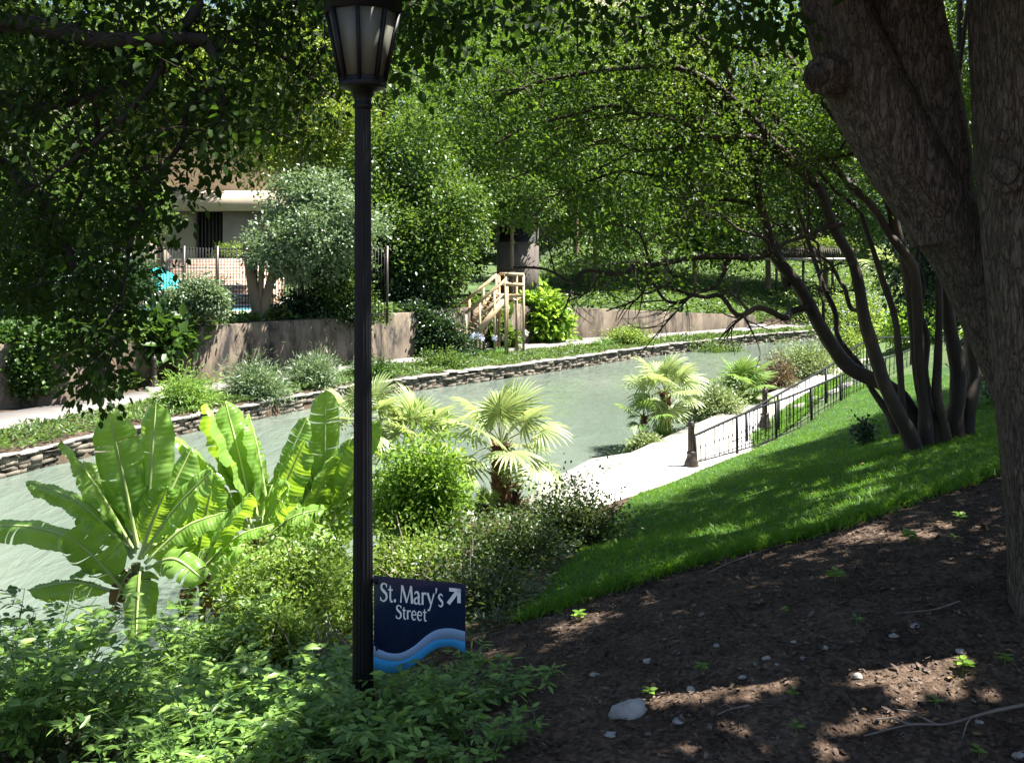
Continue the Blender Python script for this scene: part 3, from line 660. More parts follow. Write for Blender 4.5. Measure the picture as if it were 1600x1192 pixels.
def sample_poly(poly, n):
    poly = np.array(poly); lo, hi = poly.min(0), poly.max(0); out = []
    while sum(map(len, out)) < n:
        q = rng.uniform(lo, hi, (n * 2, 2)); out.append(q[inpoly(q[:, 0], q[:, 1], poly)])
    return np.concatenate(out)[:n]
TB = (np.array([[0, .5, 0], [0, -.5, 0], [.55, -.35, .0], [.55, .35, .0], [1, 0, -.0]], float), None)
def grass(name, pts, L, W, lean=.45, dz=.01):
    n = len(pts); z = hgt(pts[:, 0], pts[:, 1]) + dz; P = np.c_[pts, z]
    D = unit(np.c_[rng.normal(0, lean, (n, 2)), np.ones(n)]); S = unit(np.cross(D, rdir(n))); s = rng.uniform(.55, 1.3, n)[:, None] * np.broadcast_to(L, (n,))[:, None]
    bend = np.c_[D[:, :2] * .5, np.full(n, -.12)]
    A = P + S * W / 2; B = P - S * W / 2; C = P + D * s * .55 - S * W * .35; E = P + D * s * .55 + S * W * .35; T = P + (D + bend) * s
    V = np.stack([A, B, C, E, T], 1).reshape(-1, 3); k = np.arange(n)[:, None] * 5
    mb = MB(); mb.add(V, [k + np.array([[0, 1, 2, 3]]), k + np.array([[3, 2, 4]])])
    return tag(mb.build(name, M['grass']), kind='stuff')
pts = sample_poly(LAWN, 170000); w = np.exp(-(pts[:, 1] - 8) / 16); pts = pts[(rng.uniform(size=len(pts)) < w + .15) & (pts[:, 0] < 11)]
gl = tag(grass('grass', pts, .075, .007), 'short shaded lawn grass on the sloping bank', 'grass')
# shaggy fringe at the mulch edge
e = np.array(LAWN[:5]); ee = spline(np.c_[e, np.zeros(5)], 3000)[:, :2]; ee = np.repeat(ee, 3, 0) + rng.normal(0, .09, (9000, 2)) + np.array([0, .06])
tag(grass('grass', ee, .13, .008, .6), 'long shaggy grass fringe where the lawn meets the mulch', 'grass')
tag(grass('grass', sample_poly(strip, 9000), .08, .010, dz=.05), 'sunlit strip of grass behind the nearer railing', 'grass')

# mulch chips
MUL = [(-1.2, 5.0), (-1.2, 8.2), (.1, 8.4), (1.68, 8.85), (2.87, 9.1), (4.84, 10.05), (7.5, 10.8), (7.5, 4), (-.6, 4)]
p = sample_poly(MUL, 42000); n = len(p); P = np.c_[p, hgt(p[:, 0], p[:, 1]) + rng.uniform(.002, .018, n)]
D = unit(np.c_[rng.normal(size=(n, 2)), rng.normal(0, .25, n)]); Nn = unit(np.c_[rng.normal(0, .35, (n, 2)), np.ones(n)])
mb = MB(); sz = rng.lognormal(-4.25, .5, n); leaves(mb, P, D, Nn, sz * 1.3, sz * .6, (np.array([[0, .4, 0], [.5, .55, .1], [1, .3, 0], [.95, -.4, .05], [.4, -.5, .1], [0, -.3, 0]]), [[0, 5, 4, 3], [0, 3, 2, 1]]))
tag(tag(mb.build('mulch_chips', M['chip']), kind='stuff'), 'scattered wood chips over the dark mulch slope', 'mulch')

p = np.concatenate([sample_poly(LAWN, 260), sample_poly(PATH, 160), sample_poly(MUL, 260)]); n = len(p)
zl_ = hgt(p[:, 0], p[:, 1]) + np.r_[np.full(260, .06), np.full(160, .125), np.full(260, .02)]; zl_[260:420] = PATH_Z + .008
mb = MB(); leaves(mb, np.c_[p, zl_], np.c_[rng.normal(size=(n, 2)), rng.normal(0, .1, n)], np.c_[rng.normal(0, .15, (n, 2)), np.ones(n)], rng.uniform(.03, .06, n), rng.uniform(.018, .032, n))
tag(tag(mb.build('fallen_leaves', noisy('dry leaf', [(.3, (.10, .06, .025)), (.7, (.26, .17, .07))], 12, 2, .8, 0)), kind='stuff'), 'dry fallen leaves scattered on the lawn, path and mulch', 'leaf litter')
# ------------------------------------------------------------------ rocks, twigs, seedlings
def rock(name, c, r, mat, label, group=None, seed=0):
    rg = np.random.default_rng(seed); nu, nv = 16, 10
    ks = [(rg.normal(size=3), rg.uniform(0, 6), rg.uniform(.05, .16)) for _ in range(9)]
    pl = [(unit(rg.normal(size=3)), rg.uniform(.5, .82)) for _ in range(14)]
    V = []
    for i in range(nv + 1):
        th = PI * i / nv
        for j in range(nu):
            ph = 2 * PI * j / nu; d = np.array([math.sin(th) * math.cos(ph), math.sin(th) * math.sin(ph), math.cos(th)]); f = 1.0
            for nrm, h in pl:
                dd = d @ nrm
                if dd > .05: f = min(f, h / dd)
            f += rg.normal(0, .03) + sum(a * .35 * math.sin(3 * d @ k + b) for k, b, a in ks)
            V.append(np.array(c) + d * f * np.array(r))
    V = np.array(V); Q = [[i * nu + j, (i + 1) * nu + j, (i + 1) * nu + (j + 1) % nu, i * nu + (j + 1) % nu] for i in range(nv) for j in range(nu)]
    o = MB().add(V, [Q]).build(name, mat); tag(o, label, 'rock', group); return o
def gpt(px, py, y0=3.0, y1=40.0):   # pixel on the terrain
    d = ray(px, py); Y = np.linspace(y0, y1, 4000); P = np.array([0, 0, H])[None] + d[None] * (Y / d[1])[:, None]
    h = hgt(P[:, 0], P[:, 1]); k = np.argmax(P[:, 2] <= h); return np.array([P[k, 0], P[k, 1], h[k]])
q = gpt(980, 1116); rock('rock', q + np.array([0, 0, .02]), (.125, .085, .072), M['palestone'], 'large pale angular rock lying on the dark mulch', seed=3)
q = gpt(1062, 1128); rock('rock', q, (.045, .04, .035), M['palestone'], 'small tan rock just right of the large pale rock', seed=4)
q = gpt(722, 815, 8); rock('rock', q + np.array([0, 0, .05]), (.35, .25, .2), M['palestone'], 'white boulder at the water edge beneath the nearest palm', seed=8)
for k, (a, b) in enumerate([(1196, 1030), (1240, 1005), (1215, 1040), (1178, 1040), (1255, 1030), (1290, 1015), (1395, 995), (1430, 980), (930, 1056), (955, 1150), (1120, 1010), (1590, 1185), (1160, 1060), (1080, 1078), (1340, 1060), (1500, 1020), (1010, 1035), (1530, 1130)]):
    q = gpt(a, b); s = rng.uniform(.014, .032); rock('stone', q + np.array([0, 0, s * .3]), (s * 1.3, s, s * .7), M['palestone'], 'small pale stone half sunk in the dark mulch', 'small stones scattered on the mulch', seed=20 + k)
def twig(label, pts, r, sub, name='fallen_twig'):
    P = spline([gpt(a, b) + np.array([0, 0, .025]) for a, b in pts], 24); mb = MB().tube(P, np.linspace(r, r * .4, 24), 6, .1)
    for k, ln in sub:
        d = unit(P[min(k + 2, 23)] - P[k]); s = unit(np.cross(d, [0, 0, 1.]) * rng.choice([-1, 1]) + d * 1.2); mb.tube([P[k], P[k] + s * ln * .5 + np.array([0, 0, .02]), P[k] + s * ln], [r * .6, r * .4, r * .2], 5)
    tag(mb.build(name, M['drytwig']), label, 'twig')
twig('long bare fallen branch with forked twigs at the lower right of the mulch', [(1600, 1108), (1540, 1122), (1480, 1138), (1420, 1140), (1350, 1158)], .010, [(8, .22), (13, .3), (17, .18)])
twig('thin dry twig lying under the big tree trunk', [(1500, 945), (1460, 958), (1400, 965)], .006, [(9, .12)])
twig('thin twig lying near the lawn edge', [(1105, 900), (1150, 880), (1230, 852)], .006, [(8, .14), (15, .1)])
twig('short pale twig left of the sunlit mulch patch', [(1170, 1110), (1140, 1116), (1120, 1124)], .006, [(9, .08)])
def seedling(px, py, n, L):
    q = gpt(px, py); t = thing('seedling', 'small green seedling sprouting from the dark mulch', 'seedling', q, 'seedlings in the mulch')
    mb = MB(); st_ = MB()
    P = []; D = []
    for k in range(n):
        a = k * 2.4 + rng.uniform(0, 1); h = L * (.5 + .6 * k / n); P.append(q + np.array([0, 0, h])); D.append([math.cos(a), math.sin(a), .15])
    leaves(mb, np.array(P), np.array(D), np.tile([0, 0, 1.], (n, 1)) + rng.normal(0, .2, (n, 3)), L * 1.0, L * .6)
    st_.tube([q - np.array([0, 0, .02]), q + np.array([0, 0, L * 1.2])], [.004, .002], 5)
    mb.build('leaf_cluster', M['lf_shrub'], t); st_.build('stem', M['greenstem'], t)
for a, b, n, L in [(1505, 1050, 9, .065), (1570, 1040, 7, .06), (1338, 975, 4, .05), (1500, 815, 8, .07), (1462, 1105, 4, .05), (1095, 1050, 8, .05), (1240, 1090, 4, .045), (1245, 1145, 4, .05), (1305, 910, 9, .08), (905, 970, 9, .07), (1530, 1185, 4, .05), (1420, 850, 12, .09), (1015, 1090, 7, .05), (1490, 845, 5, .05), (1225, 960, 5, .045)]: seedling(a, b, n, L)

# ------------------------------------------------------------------ shrubs
def shrub(name, label, cat, c, r, nc, per, L, W, mat, spread=.1, stems=24, tm=T6, up=.8, group=None, stemmat=None, kind='dome', inner=.45, lean=(0, 0), parts=None):
    """c: base centre (world), r: radii (x,y,z); dome of leaf clusters over woody stems"""
    c = np.array(c, float); r = np.array(r, float)
    t = thing(name, label, cat, c, group)
    d = rdir(nc); d[:, 2] = np.abs(d[:, 2]) if kind == 'dome' else d[:, 2]
    rad = rng.uniform(inner, 1.0, nc) ** .7
    nl = 7; lc = rdir(nl) * .42 * np.array([1, 1, .8]); lc[:, 2] = np.abs(lc[:, 2]); lr = rng.uniform(.42, .75, nl); w_ = rng.integers(0, nl, nc)
    sh = rng.uniform(size=nc) < .13
    bumps = 1 + .18 * np.sin(d[:, 0] * 5 + c[0] * 3) * np.cos(d[:, 1] * 6 + c[1]) + rng.normal(0, .07, nc)
    C = c + (lc[w_] + d * (lr[w_] * np.where(sh, rng.uniform(1.0, 1.6, nc), rad))[:, None] * bumps[:, None]) * r + (np.array([0, 0, r[2]]) if kind == 'ball' else 0)
    C[:, 2] = np.maximum(C[:, 2], hgt(C[:, 0], C[:, 1]) + .04) if kind == 'dome' else C[:, 2]
    C[:, :2] += np.array(lean) * (C[:, 2:] - c[2])
    mb = MB(); foliage(mb, C, per, spread, L, W, tm, up, out=d)
    mb.build('foliage', mat, t)
    sb = MB()
    for k in rng.choice(nc, min(stems, nc), replace=False):
        b0 = c + np.array([*(rng.normal(0, .12, 2) * r[:2]), -.12]); m = (b0 + C[k]) / 2 + np.array([0, 0, .15 * r[2]]) + rng.normal(0, .05, 3)
        sb.tube(spline([b0, m, C[k]], 7), np.linspace(.012, .004, 7), 5, caps=False)
    sb.build('stems', stemmat or M['twig'], t)
    return t
def gb(px, py, Y): p = at(px, py, Y); return np.array([p[0], Y, hz(p[0], Y)])
# near bank
shrub('shrub', 'rounded bright green shrub right of the lamp post, in front of the palms', 'shrub', gb(662, 830, 15.5), (.85, .75, 1.75), 900, 12, .085, .045, M['lf_shrub'], .085, 30)
shrub('shrub', 'wide yellow green small leaved shrub left of the lamp post below the banana plants', 'shrub', gb(470, 980, 10.1) , (.95, .7, 1.25), 1100, 14, .05, .028, M['lf_yel'], .075, 40)
shrub('shrub', 'yellow green shrub low beside the left of the lamp post', 'shrub', gb(400, 1030, 8.9), (.75, .5, .7), 560, 14, .05, .026, M['lf_yel'], .07, 20)
shrub('shrub', 'loose dark twiggy shrub at the end of the sunlit path', 'shrub', gb(905, 880, 13.0), (.80, .6, 1.0), 420, 12, .05, .03, M['lf_loose'], .10, 60)
shrub('shrub', 'low dark shrub between the sign and the lawn edge', 'shrub', gb(800, 930, 11.0), (.75, .5, .6), 420, 12, .045, .026, M['lf_loose'], .09, 40)
shrub('shrub', 'low sunlit twiggy shrub just above the blue sign', 'shrub', gb(655, 900, 11.4), (.65, .5, .55), 380, 12, .05, .03, M['lf_yel'], .09, 40, stemmat=M['drytwig'])
shrub('shrub', 'sprawling shrub behind the blue sign on its right', 'shrub', gb(760, 960, 9.2), (.5, .4, .42), 240, 12, .045, .026, M['lf_loose'], .08, 30, stemmat=M['drytwig'])
shrub('shrub', 'pale cream shrub beneath the two farther palms', 'shrub', gb(1112, 690, 28.0), (1.0, .8, 1.15), 420, 14, .09, .04, M['lf_pale'], .13, 30)
shrub('shrub', 'small pale green shrub at the water edge left of the near bollard', 'shrub', gb(1006, 705, 23.7), (.45, .4, .38), 200, 12, .07, .05, M['lf_pale'], .07, 16)
shrub('shrub', 'bronze brown shrub right of the farthest palm', 'shrub', gb(1212, 625, 33.0), (.75, .6, 1.15), 300, 12, .08, .04, M['lf_red'], .11, 24)
shrub('shrub', 'bright flowering shrub on the near bank by the river bend', 'shrub', gb(1265, 585, 36.8), (1.3, .9, 1.15), 500, 14, .10, .045, M['lf_pale'], .14, 24)
shrub('shrub', 'light green shrub on the near bank touching the leaning stem', 'shrub', gb(1322, 560, 41), (1.1, .8, 1.2), 300, 14, .10, .045, M['lf_yel'], .14, 24)
pb = shrub('plumbago_bush', 'large bright bush dotted with pale blue flowers beyond the railings', 'shrub', gb(1345, 545, 48), (2.9, 1.8, 2.6), 1300, 14, .12, .06, M['lf_yel'], .18, 30)
mb = MB(); d = rdir(90); d[:, 2] = np.abs(d[:, 2]); d[:, 1] = -np.abs(d[:, 1]); foliage(mb, np.array(pb.location) + d * np.array([2.9, 1.8, 2.6]) * .98, 8, .07, .07, .06, M and T4); tag(mb.build('flowers', M['bluepetal'], pb), kind='stuff')
shrub('shrub', 'leafy green shrub right of the pale blue flowering bush', 'shrub', gb(1440, 540, 38), (1.6, 1.2, 2.1), 700, 14, .13, .06, M['lf_shrub'], .18, 24)
shrub('shrub', 'dark little shrub growing alone on the shaded lawn', 'shrub', gb(1352, 700, 17.5), (.20, .2, .55), 60, 10, .06, .04, M['lf_dark'], .06, 8)

# foreground compound leaved plants
def spray_plant(name, label, base, n_st, hgtm, spreadr, mat, nodes=9, L=.07, lf=5, direction=None):
    base = np.array(base, float); t = thing(name, label, 'plant', base)
    lm = MB(); sm = MB(); P = []; D = []; NN = []; LL = []; wf = rng.uniform(.26, .46)
    for k in range(n_st):
        a = rng.uniform(0, 2 * PI); r = spreadr * math.sqrt(rng.uniform(.02, 1)); b0 = base + np.array([math.cos(a) * r * .5, math.sin(a) * r * .5, 0]); b0[2] = hz(b0[0], b0[1]) - .03
        h = hgtm * rng.uniform(.55, 1.1); tip = b0 + np.array([math.cos(a) * r * .7, math.sin(a) * r * .7, h]) + np.r_[rng.normal(0, .1, 2), 0]
        if direction is not None: tip = tip + np.array(direction) * rng.uniform(.3, 1)
        mid = (b0 + tip) / 2 + np.array([0, 0, .18 * h]); C = spline([b0, mid, tip], 14)
        sm.tube(C, np.linspace(.007, .0025, 14), 5, caps=False)
        for i in np.linspace(3, 13, nodes):
            i = int(i); ax = rng.uniform(0, 2 * PI); ld = unit(np.array([math.cos(ax), math.sin(ax), rng.uniform(-.1, .5)])); rl = L * rng.uniform(1.0, 1.9)
            e = C[i] + ld * rl; sm.tube([C[i], e], [.0025, .0015], 3, caps=False)
            sd = unit(np.cross(ld, [0, 0, 1.]))
            for j in range(lf):
                if j == lf - 1: pos, dd = e, ld
                else:
                    f = .45 + .5 * (j // 2) / max(1, (lf - 1) // 2); pos = C[i] + ld * rl * f; dd = ld * .55 + sd * (1 if j % 2 else -1) * .8
                P.append(pos); D.append(dd + rng.normal(0, .15, 3) + np.array([0, 0, -.15])); NN.append(np.array([0, 0, 1.]) + rng.normal(0, .35, 3)); LL.append(L * rng.uniform(.5, 1.35))
    LL = np.array(LL); leaves(lm, np.array(P), np.array(D), np.array(NN), LL, LL * wf * rng.uniform(.8, 1.2, len(LL)))
    lm.build('foliage', mat, t); sm.build('stems', M['greenstem'], t); return t
def gs(px, Y): x = (px - 800) / F * Y; return np.array([x, Y, hz(x, Y)])
spray_plant('leafy_plant', 'tall pale leaved plant filling the lower left corner of the photo', gs(40, 7.2), 56, .95, .75, M['lf_fore'], 8, .105)
spray_plant('leafy_plant', 'leafy plant in front of the nearest banana stem', gs(250, 7.2), 46, .55, .7, M['lf_fore'], 8, .10)
spray_plant('leafy_plant', 'upright lanky plant rising before the water at the left edge', gs(-10, 8.2), 20, 1.15, .6, M['lf_fore'], 9, .11)
spray_plant('leafy_plant', 'shaded leafy plant just left of the lamp post base', gs(440, 6.8), 44, .5, .6, M['lf_fore'], 8, .09)
spray_plant('leafy_plant', 'low leafy plant along the bottom edge left of the lamp post', gs(330, 5.9), 46, .42, .7, M['lf_fore'], 8, .085)
spray_plant('leafy_plant', 'dark leafy plant wrapped around the foot of the lamp post', gs(590, 5.8), 34, .36, .5, M['lf_fore'], 8, .08)
spray_plant('leafy_plant', 'dark sprawling plant under the blue sign reaching over the mulch', gs(690, 6.4), 26, .34, .5, M['lf_fore'], 8, .075, direction=(.25, 0, -.05))
spray_plant('leafy_plant', 'small leafy sprig pressed against the front of the lamp post', gs(555, 6.05), 16, .34, .3, M['lf_fore'], 8, .07)
spray_plant('leafy_plant', 'low leafy plant at the bottom edge near the mulch', gs(745, 5.45), 14, .24, .35, M['lf_fore'], 7, .06)
spray_plant('leafy_plant', 'leafy plant below the yellow green shrub, beside the banana leaves', gs(310, 8.8), 44, .8, .6, M['lf_fore'], 9, .075)

# bare dead twigs poking through the near undergrowth
for k, (px, py, Y) in enumerate([(640, 880, 10.8), (700, 900, 10.6), (760, 960, 9.4), (470, 1010, 8.4), (560, 1010, 8.6)]):
    q = gb(px, py, Y); mb = MB()
    for j in range(7):
        a = rng.uniform(0, 6.28); e = q + np.array([math.cos(a) * rng.uniform(.2, .5), math.sin(a) * .3, rng.uniform(.15, .5)]); m = (q + e) / 2 + rng.normal(0, .06, 3)
        mb.tube(spline([q + [0, 0, -.03], m, e], 9), np.linspace(.009, .003, 9), 5, caps=False)
        for i in range(2): f = m + (e - m) * rng.uniform(.1, .8); mb.tube([f, f + rng.normal(0, .1, 3) + [0, 0, .06]], [.004, .002], 4, caps=False)
    tag(mb.build('dead_branches', M['drytwig']), ['tangle of pale dead branches right above the blue sign', 'pale dead branches between the sign and the round bright shrub', 'dry bare branches at the right edge of the blue sign', 'bare twigs in the dark gap left of the lamp post', 'bare twigs close beside the left side of the lamp post'][k], 'dead branch')
# ------------------------------------------------------------------ banana plants
def banana_leaf(parent, base, tip, width, nrm, bend, fold=.35, tears=5, ptl=.12, mat=None):
    base = np.array(base, float); tip = np.array(tip, float); Ln = np.linalg.norm(tip - base)
    C = spline([base, (base + tip) / 2 + np.array([0, 0, 1.]) * bend * Ln * .5, tip], 77); T = unit(np.gradient(C, axis=0)); nrm = np.array(nrm, float)
    S = unit(np.cross(T, nrm)); U = np.cross(S, T); tt = np.linspace(0, 1, 77)
    prof = np.interp(tt, [0, ptl, ptl + .08, .34, .6, .82, .93, .975, 1], [.0, .03, .42, .92, 1, .86, .55, .3, .04]) * width / 2
    mb = MB(); ph = rng.uniform(0, 6)
    for sd in (1, -1):
        cuts = sorted(rng.choice(np.arange(17, 70), tears, replace=False)) if tears else []
        edges = [int(ptl * 76)] + list(cuts) + [76]
        fl = fold + rng.normal(0, .08)
        for a, b in zip(edges[:-1], edges[1:]):
            if b - a < 1: continue
            dr = rng.normal(0, .09) if tears else 0; sk = rng.normal(0, .012)
            idx = np.arange(a, b + 1); ss = np.linspace(0, 1, 7); Gd = []
            for i in idx:
                f = (i - a) / max(1, b - a); row = []
                for s in ss:
                    w = prof[i] * s; al = fl - .55 * s * s + dr * s
                    rip = .016 * math.sin(i * .42 + ph + s) * s * width / .45 + .005 * math.sin(i * 1.9 + ph * 2) * min(1, s * 2)
                    pinch = (.5 - f) * .02 * s * (1 if tears else 0)
                    row.append(C[i] + S[i] * sd * w * math.cos(al) + U[i] * (w * math.sin(al) + rip) + T[i] * (w * .12 + pinch + sk * s))
                Gd.append(row)
            mb.grid(np.array(Gd) if sd > 0 else np.array(Gd)[:, ::-1])
    o = mb.build('leaf', mat or M['lf_banana'], parent, smooth=True)
    if mat: o['label'] = 'dead brown hanging leaf'
    MB().tube(C + U * .004, np.interp(tt, [0, .15, .6, 1], [.024, .020, .014, .005]), 6).build('midrib', M['midrib'], o, smooth=True)
    return o
def banana(label, base, crown, lv, Y, r=.09):
    base = np.array(base, float); base[2] = hz(base[0], base[1]) - .05; t = thing('banana_plant', label, 'banana plant', base, 'banana plants on the near bank')
    cr = at(*crown, Y); MB().tube(spline([base, base * .45 + cr * .55 + np.array([.04, 0, 0]), cr], 12), np.linspace(r, r * .55, 12), 12, .03).build('stem', M['pseudostem'], t, smooth=True)
    for (bx, by, tx, ty, w, dy, nx, ny, nz, bend) in lv:
        b0 = at(bx, by, Y + dy * .12); b0 = b0 * .75 + cr * .25; tp = at(tx, ty, Y + dy)
        banana_leaf(t, b0, tp, w * Y / F * 1.02, (nx, ny, nz), bend, fold=rng.uniform(.05, .4), tears=int(rng.integers(0, 6)))
    for k in range(2): banana_leaf(t, cr + np.array([0, 0, -.05]), cr + np.array([rng.uniform(-.25, .25), -.12, -rng.uniform(.45, .7)]), .2, (.2, -1, .1), .5, .9, 6, mat=M['deadleaf'])
# leaf: base px, tip px, width px, tip depth offset, face normal, bend
A = [(205, 850, 93, 686, 74, -.35, .75, .25, .62, .10), (215, 840, 170, 643, 72, -.1, .25, -.9, .3, .05), (235, 830, 244, 628, 66, .15, -.15, -.95, .2, .04), (228, 860, 332, 735, 66, -.25, -.55, -.65, .5, .10),
     (195, 850, 42, 752, 52, -.1, .5, -.1, .85, .22), (190, 880, -60, 822, 62, .1, .15, -.35, .92, .18), (195, 945, 102, 832, 84, -.45, -.25, -.85, .45, .10), (185, 945, 42, 922, 55, -.3, .1, -.35, .95, .22),
     (225, 890, 212, 1010, 58, -.5, 0, -.9, .35, .55), (235, 890, 318, 905, 56, -.45, -.2, -.5, .85, .35), (230, 860, 318, 822, 52, .4, -.3, .1, .9, .25), (215, 850, 145, 760, 55, .45, .5, .5, .7, .15),
     (220, 870, 262, 760, 54, -.2, .4, -.8, .5, .1), (205, 870, 120, 800, 60, .2, .4, -.2, .9, .25), (205, 860, 130, 720, 58, .25, .5, -.5, .6, .1),
     (232, 880, 352, 800, 54, .1, -.4, -.3, .85, .22), (225, 870, 300, 700, 60, .25, -.3, -.8, .4, .06), (210, 860, 205, 690, 60, .3, .2, -.9, .3, .05),
     (205, 1040, 186, 1105, 36, -.3, -.2, -.8, .4, .5), (200, 900, 110, 900, 52, -.1, .2, .1, .95, .3), (225, 860, 280, 760, 50, .5, -.5, .4, .75, .15)]
banana('nearest banana plant with broad paddle leaves at the left by the water', gb(207, 1075, 10.4), (212, 880), A, 10.4, .085)
Bl = [(398, 840, 322, 630, 84, -.3, .6, .45, .6, .06), (392, 800, 352, 628, 60, .2, .3, -.8, .4, .10), (385, 820, 262, 676, 60, -.1, .55, .1, .8, .18), (405, 810, 378, 668, 60, .35, .3, -.9, .3, .06),
      (420, 840, 476, 688, 62, -.25, -.35, -.85, .4, .05), (425, 790, 388, 646, 52, .1, .6, .1, .75, .2), (428, 790, 480, 652, 44, .2, -.3, -.85, .4, .1), (385, 860, 262, 772, 62, -.35, .35, -.4, .85, .25),
      (390, 870, 290, 850, 58, -.5, .2, -.5, .9, .3), (415, 850, 505, 795, 58, -.2, -.4, -.4, .85, .2), (400, 860, 345, 905, 60, -.6, .1, -.7, .7, .5), (410, 860, 470, 870, 50, -.5, -.2, -.6, .8, .4), (395, 850, 330, 760, 54, .5, .4, .4, .8, .2), (405, 840, 440, 720, 56, .55, -.2, .5, .8, .15), (385, 870, 300, 900, 56, -.4, .2, -.6, .8, .4), (392, 840, 300, 742, 58, .1, .5, -.2, .8, .15), (415, 850, 520, 845, 52, -.3, -.3, -.4, .9, .3), (400, 870, 380, 950, 50, -.5, .1, -.9, .4, .5), (410, 830, 452, 760, 56, -.45, -.3, -.8, .5, .1)]
banana('middle banana plant with yellow backlit leaves behind the yellow green shrub', gb(398, 960, 12.2), (398, 830), Bl, 12.2, .08)
Cl = [(507, 770, 508, 610, 52, -.05, .3, -.9, .2, .02), (515, 800, 548, 684, 50, .2, -.4, -.8, .4, .1), (500, 820, 448, 704, 50, .1, .5, -.6, .6, .15), (512, 830, 590, 660, 50, -.2, .5, -.75, .4, .08), (510, 840, 585, 770, 52, -.3, -.3, -.5, .8, .22),
      (495, 840, 432, 780, 54, -.4, .35, -.5, .8, .25), (505, 850, 470, 860, 50, -.5, .2, -.6, .8, .45), (515, 840, 550, 730, 46, .4, -.3, .4, .85, .15), (508, 800, 530, 700, 44, .3, .2, -.9, .3, .05)]
def shiftl(Lv, dx, dy, k, wk): 
    c0 = np.array([sum(q[0] for q in Lv) / len(Lv), sum(q[1] for q in Lv) / len(Lv)])
    return [(c0[0] + (q[0] - c0[0]) * k + dx, c0[1] + (q[1] - c0[1]) * abs(k) + dy, c0[0] + (q[2] - c0[0]) * k + dx, c0[1] + (q[3] - c0[1]) * abs(k) + dy, q[4] * wk, q[5], q[6] * np.sign(k), *q[7:]) for q in Lv]
Dl = shiftl([q for q in A[:13] if q[3] < 900], 92, 35, -.72, .85)
banana('low young banana plant between the nearest one and the yellow green shrub', gb(310, 985, 11.4), (312, 890), Dl, 11.4, .05)
El = shiftl(Bl[:10], 52, 42, -.8, .85)
banana('banana plant half hidden behind the middle one, left of the lamp post', gb(452, 950, 12.9), (452, 850), El, 12.9, .055)
banana('banana plant with one upright leaf close to the left of the lamp post', gb(505, 930, 12.9), (507, 820), Cl, 12.9, .07)

# ------------------------------------------------------------------ palms
def frond_mesh(parent, mat, R=.55, pet=.45, nseg=30, span=2.45, droop=.35):
    mb = MB(); P = spline([[0, 0, 0], [pet * .55, 0, pet * .16], [pet, 0, pet * .12]], 8)
    mb.tube(P, np.linspace(.013, .008, 8), 5); hub = P[-1]
    for k in range(nseg):
        a = -span + 2 * span * k / (nseg - 1); ln = R * (1 - .22 * (abs(a) / span) ** 2) * rng.uniform(.9, 1.05); d = np.array([math.cos(a), math.sin(a), 0]); s = np.array([-math.sin(a), math.cos(a), 0])
        w = R * 2 * span / nseg * .25; pts = []; dk = droop * rng.uniform(.6, 1.4)
        for f, ww in ((.02, .1), (.3, .62), (.58, 1.0), (.82, .55), (1.0, .03)):
            z = .10 * f * math.cos(a) - dk * R * f ** 2.6 + .12 * R * f * (1 - f); c = hub + d * ln * f + np.array([0, 0, z]); pts.append([c - s * w * ww / 1, c + np.array([0, 0, -.014 * ww]), c + s * w * ww])
        mb.grid(np.array(pts))
    o = mb.build('frond', mat, None); o.parent = parent; return o.data
def palm(label, base, ht, nf, R, pet, mat, r=.13, tilt=(0, 0), group='fan palms on the near bank', seg=30, name='fan_palm', low=-.5):
    base = np.array(base, float); t = thing(name, label, 'palm', base, group)
    top = np.array([tilt[0], tilt[1], ht])
    mb = MB().tube(base + spline([[0, 0, -.2], [tilt[0] * .3, tilt[1] * .3, ht * .5], top], 10), np.linspace(r, r * .8, 10), 12, .08)
    nb = int(90 * ht)
    P = []; D = []; Nn = []
    for k in range(nb):
        f = (k + rng.uniform(-.4, .4)) / nb; a = k * 2.399; c = base + np.array([tilt[0] * f, tilt[1] * f, f * ht + .02]); o = np.array([math.cos(a), math.sin(a), 0])
        P.append(c + o * r * .72); D.append(o * rng.uniform(.5, .95) + np.array([0, 0, 1.0])); Nn.append(o)
    leaves(mb, np.array(P), np.array(D), np.array(Nn), rng.uniform(.09, .2, nb), rng.uniform(.05, .1, nb), (np.array([[0, .5, 0], [.6, .35, .2], [1, .1, .3], [1, -.1, .3], [.6, -.35, .2], [0, -.5, 0]]), [[0, 1, 4, 5], [1, 2, 3, 4]]))
    mb.build('trunk', M['fibre'], t)
    kinds = []
    for k in range(nf):
        if k < 4:
            me = frond_mesh(t, mat, R * rng.uniform(.9, 1.1), pet * rng.uniform(.8, 1.15), seg, 2.2 + rng.uniform(0, .35), rng.uniform(.12, .38)); o = [c for c in t.children if c.data == me][0]; kinds.append(o)
        else: o = dup(kinds[k % 4], t)
        f = k / nf; el = math.radians(88 - 46 * f) if low > -.2 else math.radians(82 - 128 * f); az = k * 2.399 + rng.uniform(-.2, .2)
        o.location = top + np.array([0, 0, .02]); o.rotation_euler = (rng.uniform(-.3, .3), -el, az)
        s = rng.uniform(.85, 1.1) * (1 if f > .15 else .8); o.scale = (s, s, s)
    return t
pz = lambda px, py, Y: gb(px, py, Y)
def palm_at(label, px, ptop, Y, **k):
    x = at(px, ptop, Y); b = np.array([x[0], Y, hz(x[0], Y)]); return palm(label, b, max(.15, x[2] - b[2]), **k)
palm_at('nearest fan palm with shaggy brown trunk and spread crown against the water', 783, 694, 17.4, nf=14, R=.68, pet=.74, mat=M['lf_palm'], r=.19)
palm_at('fan palm whose crown sits just right of the lamp post', 648, 706, 19.2, nf=18, R=.72, pet=.8, mat=M['lf_palm'], r=.15)
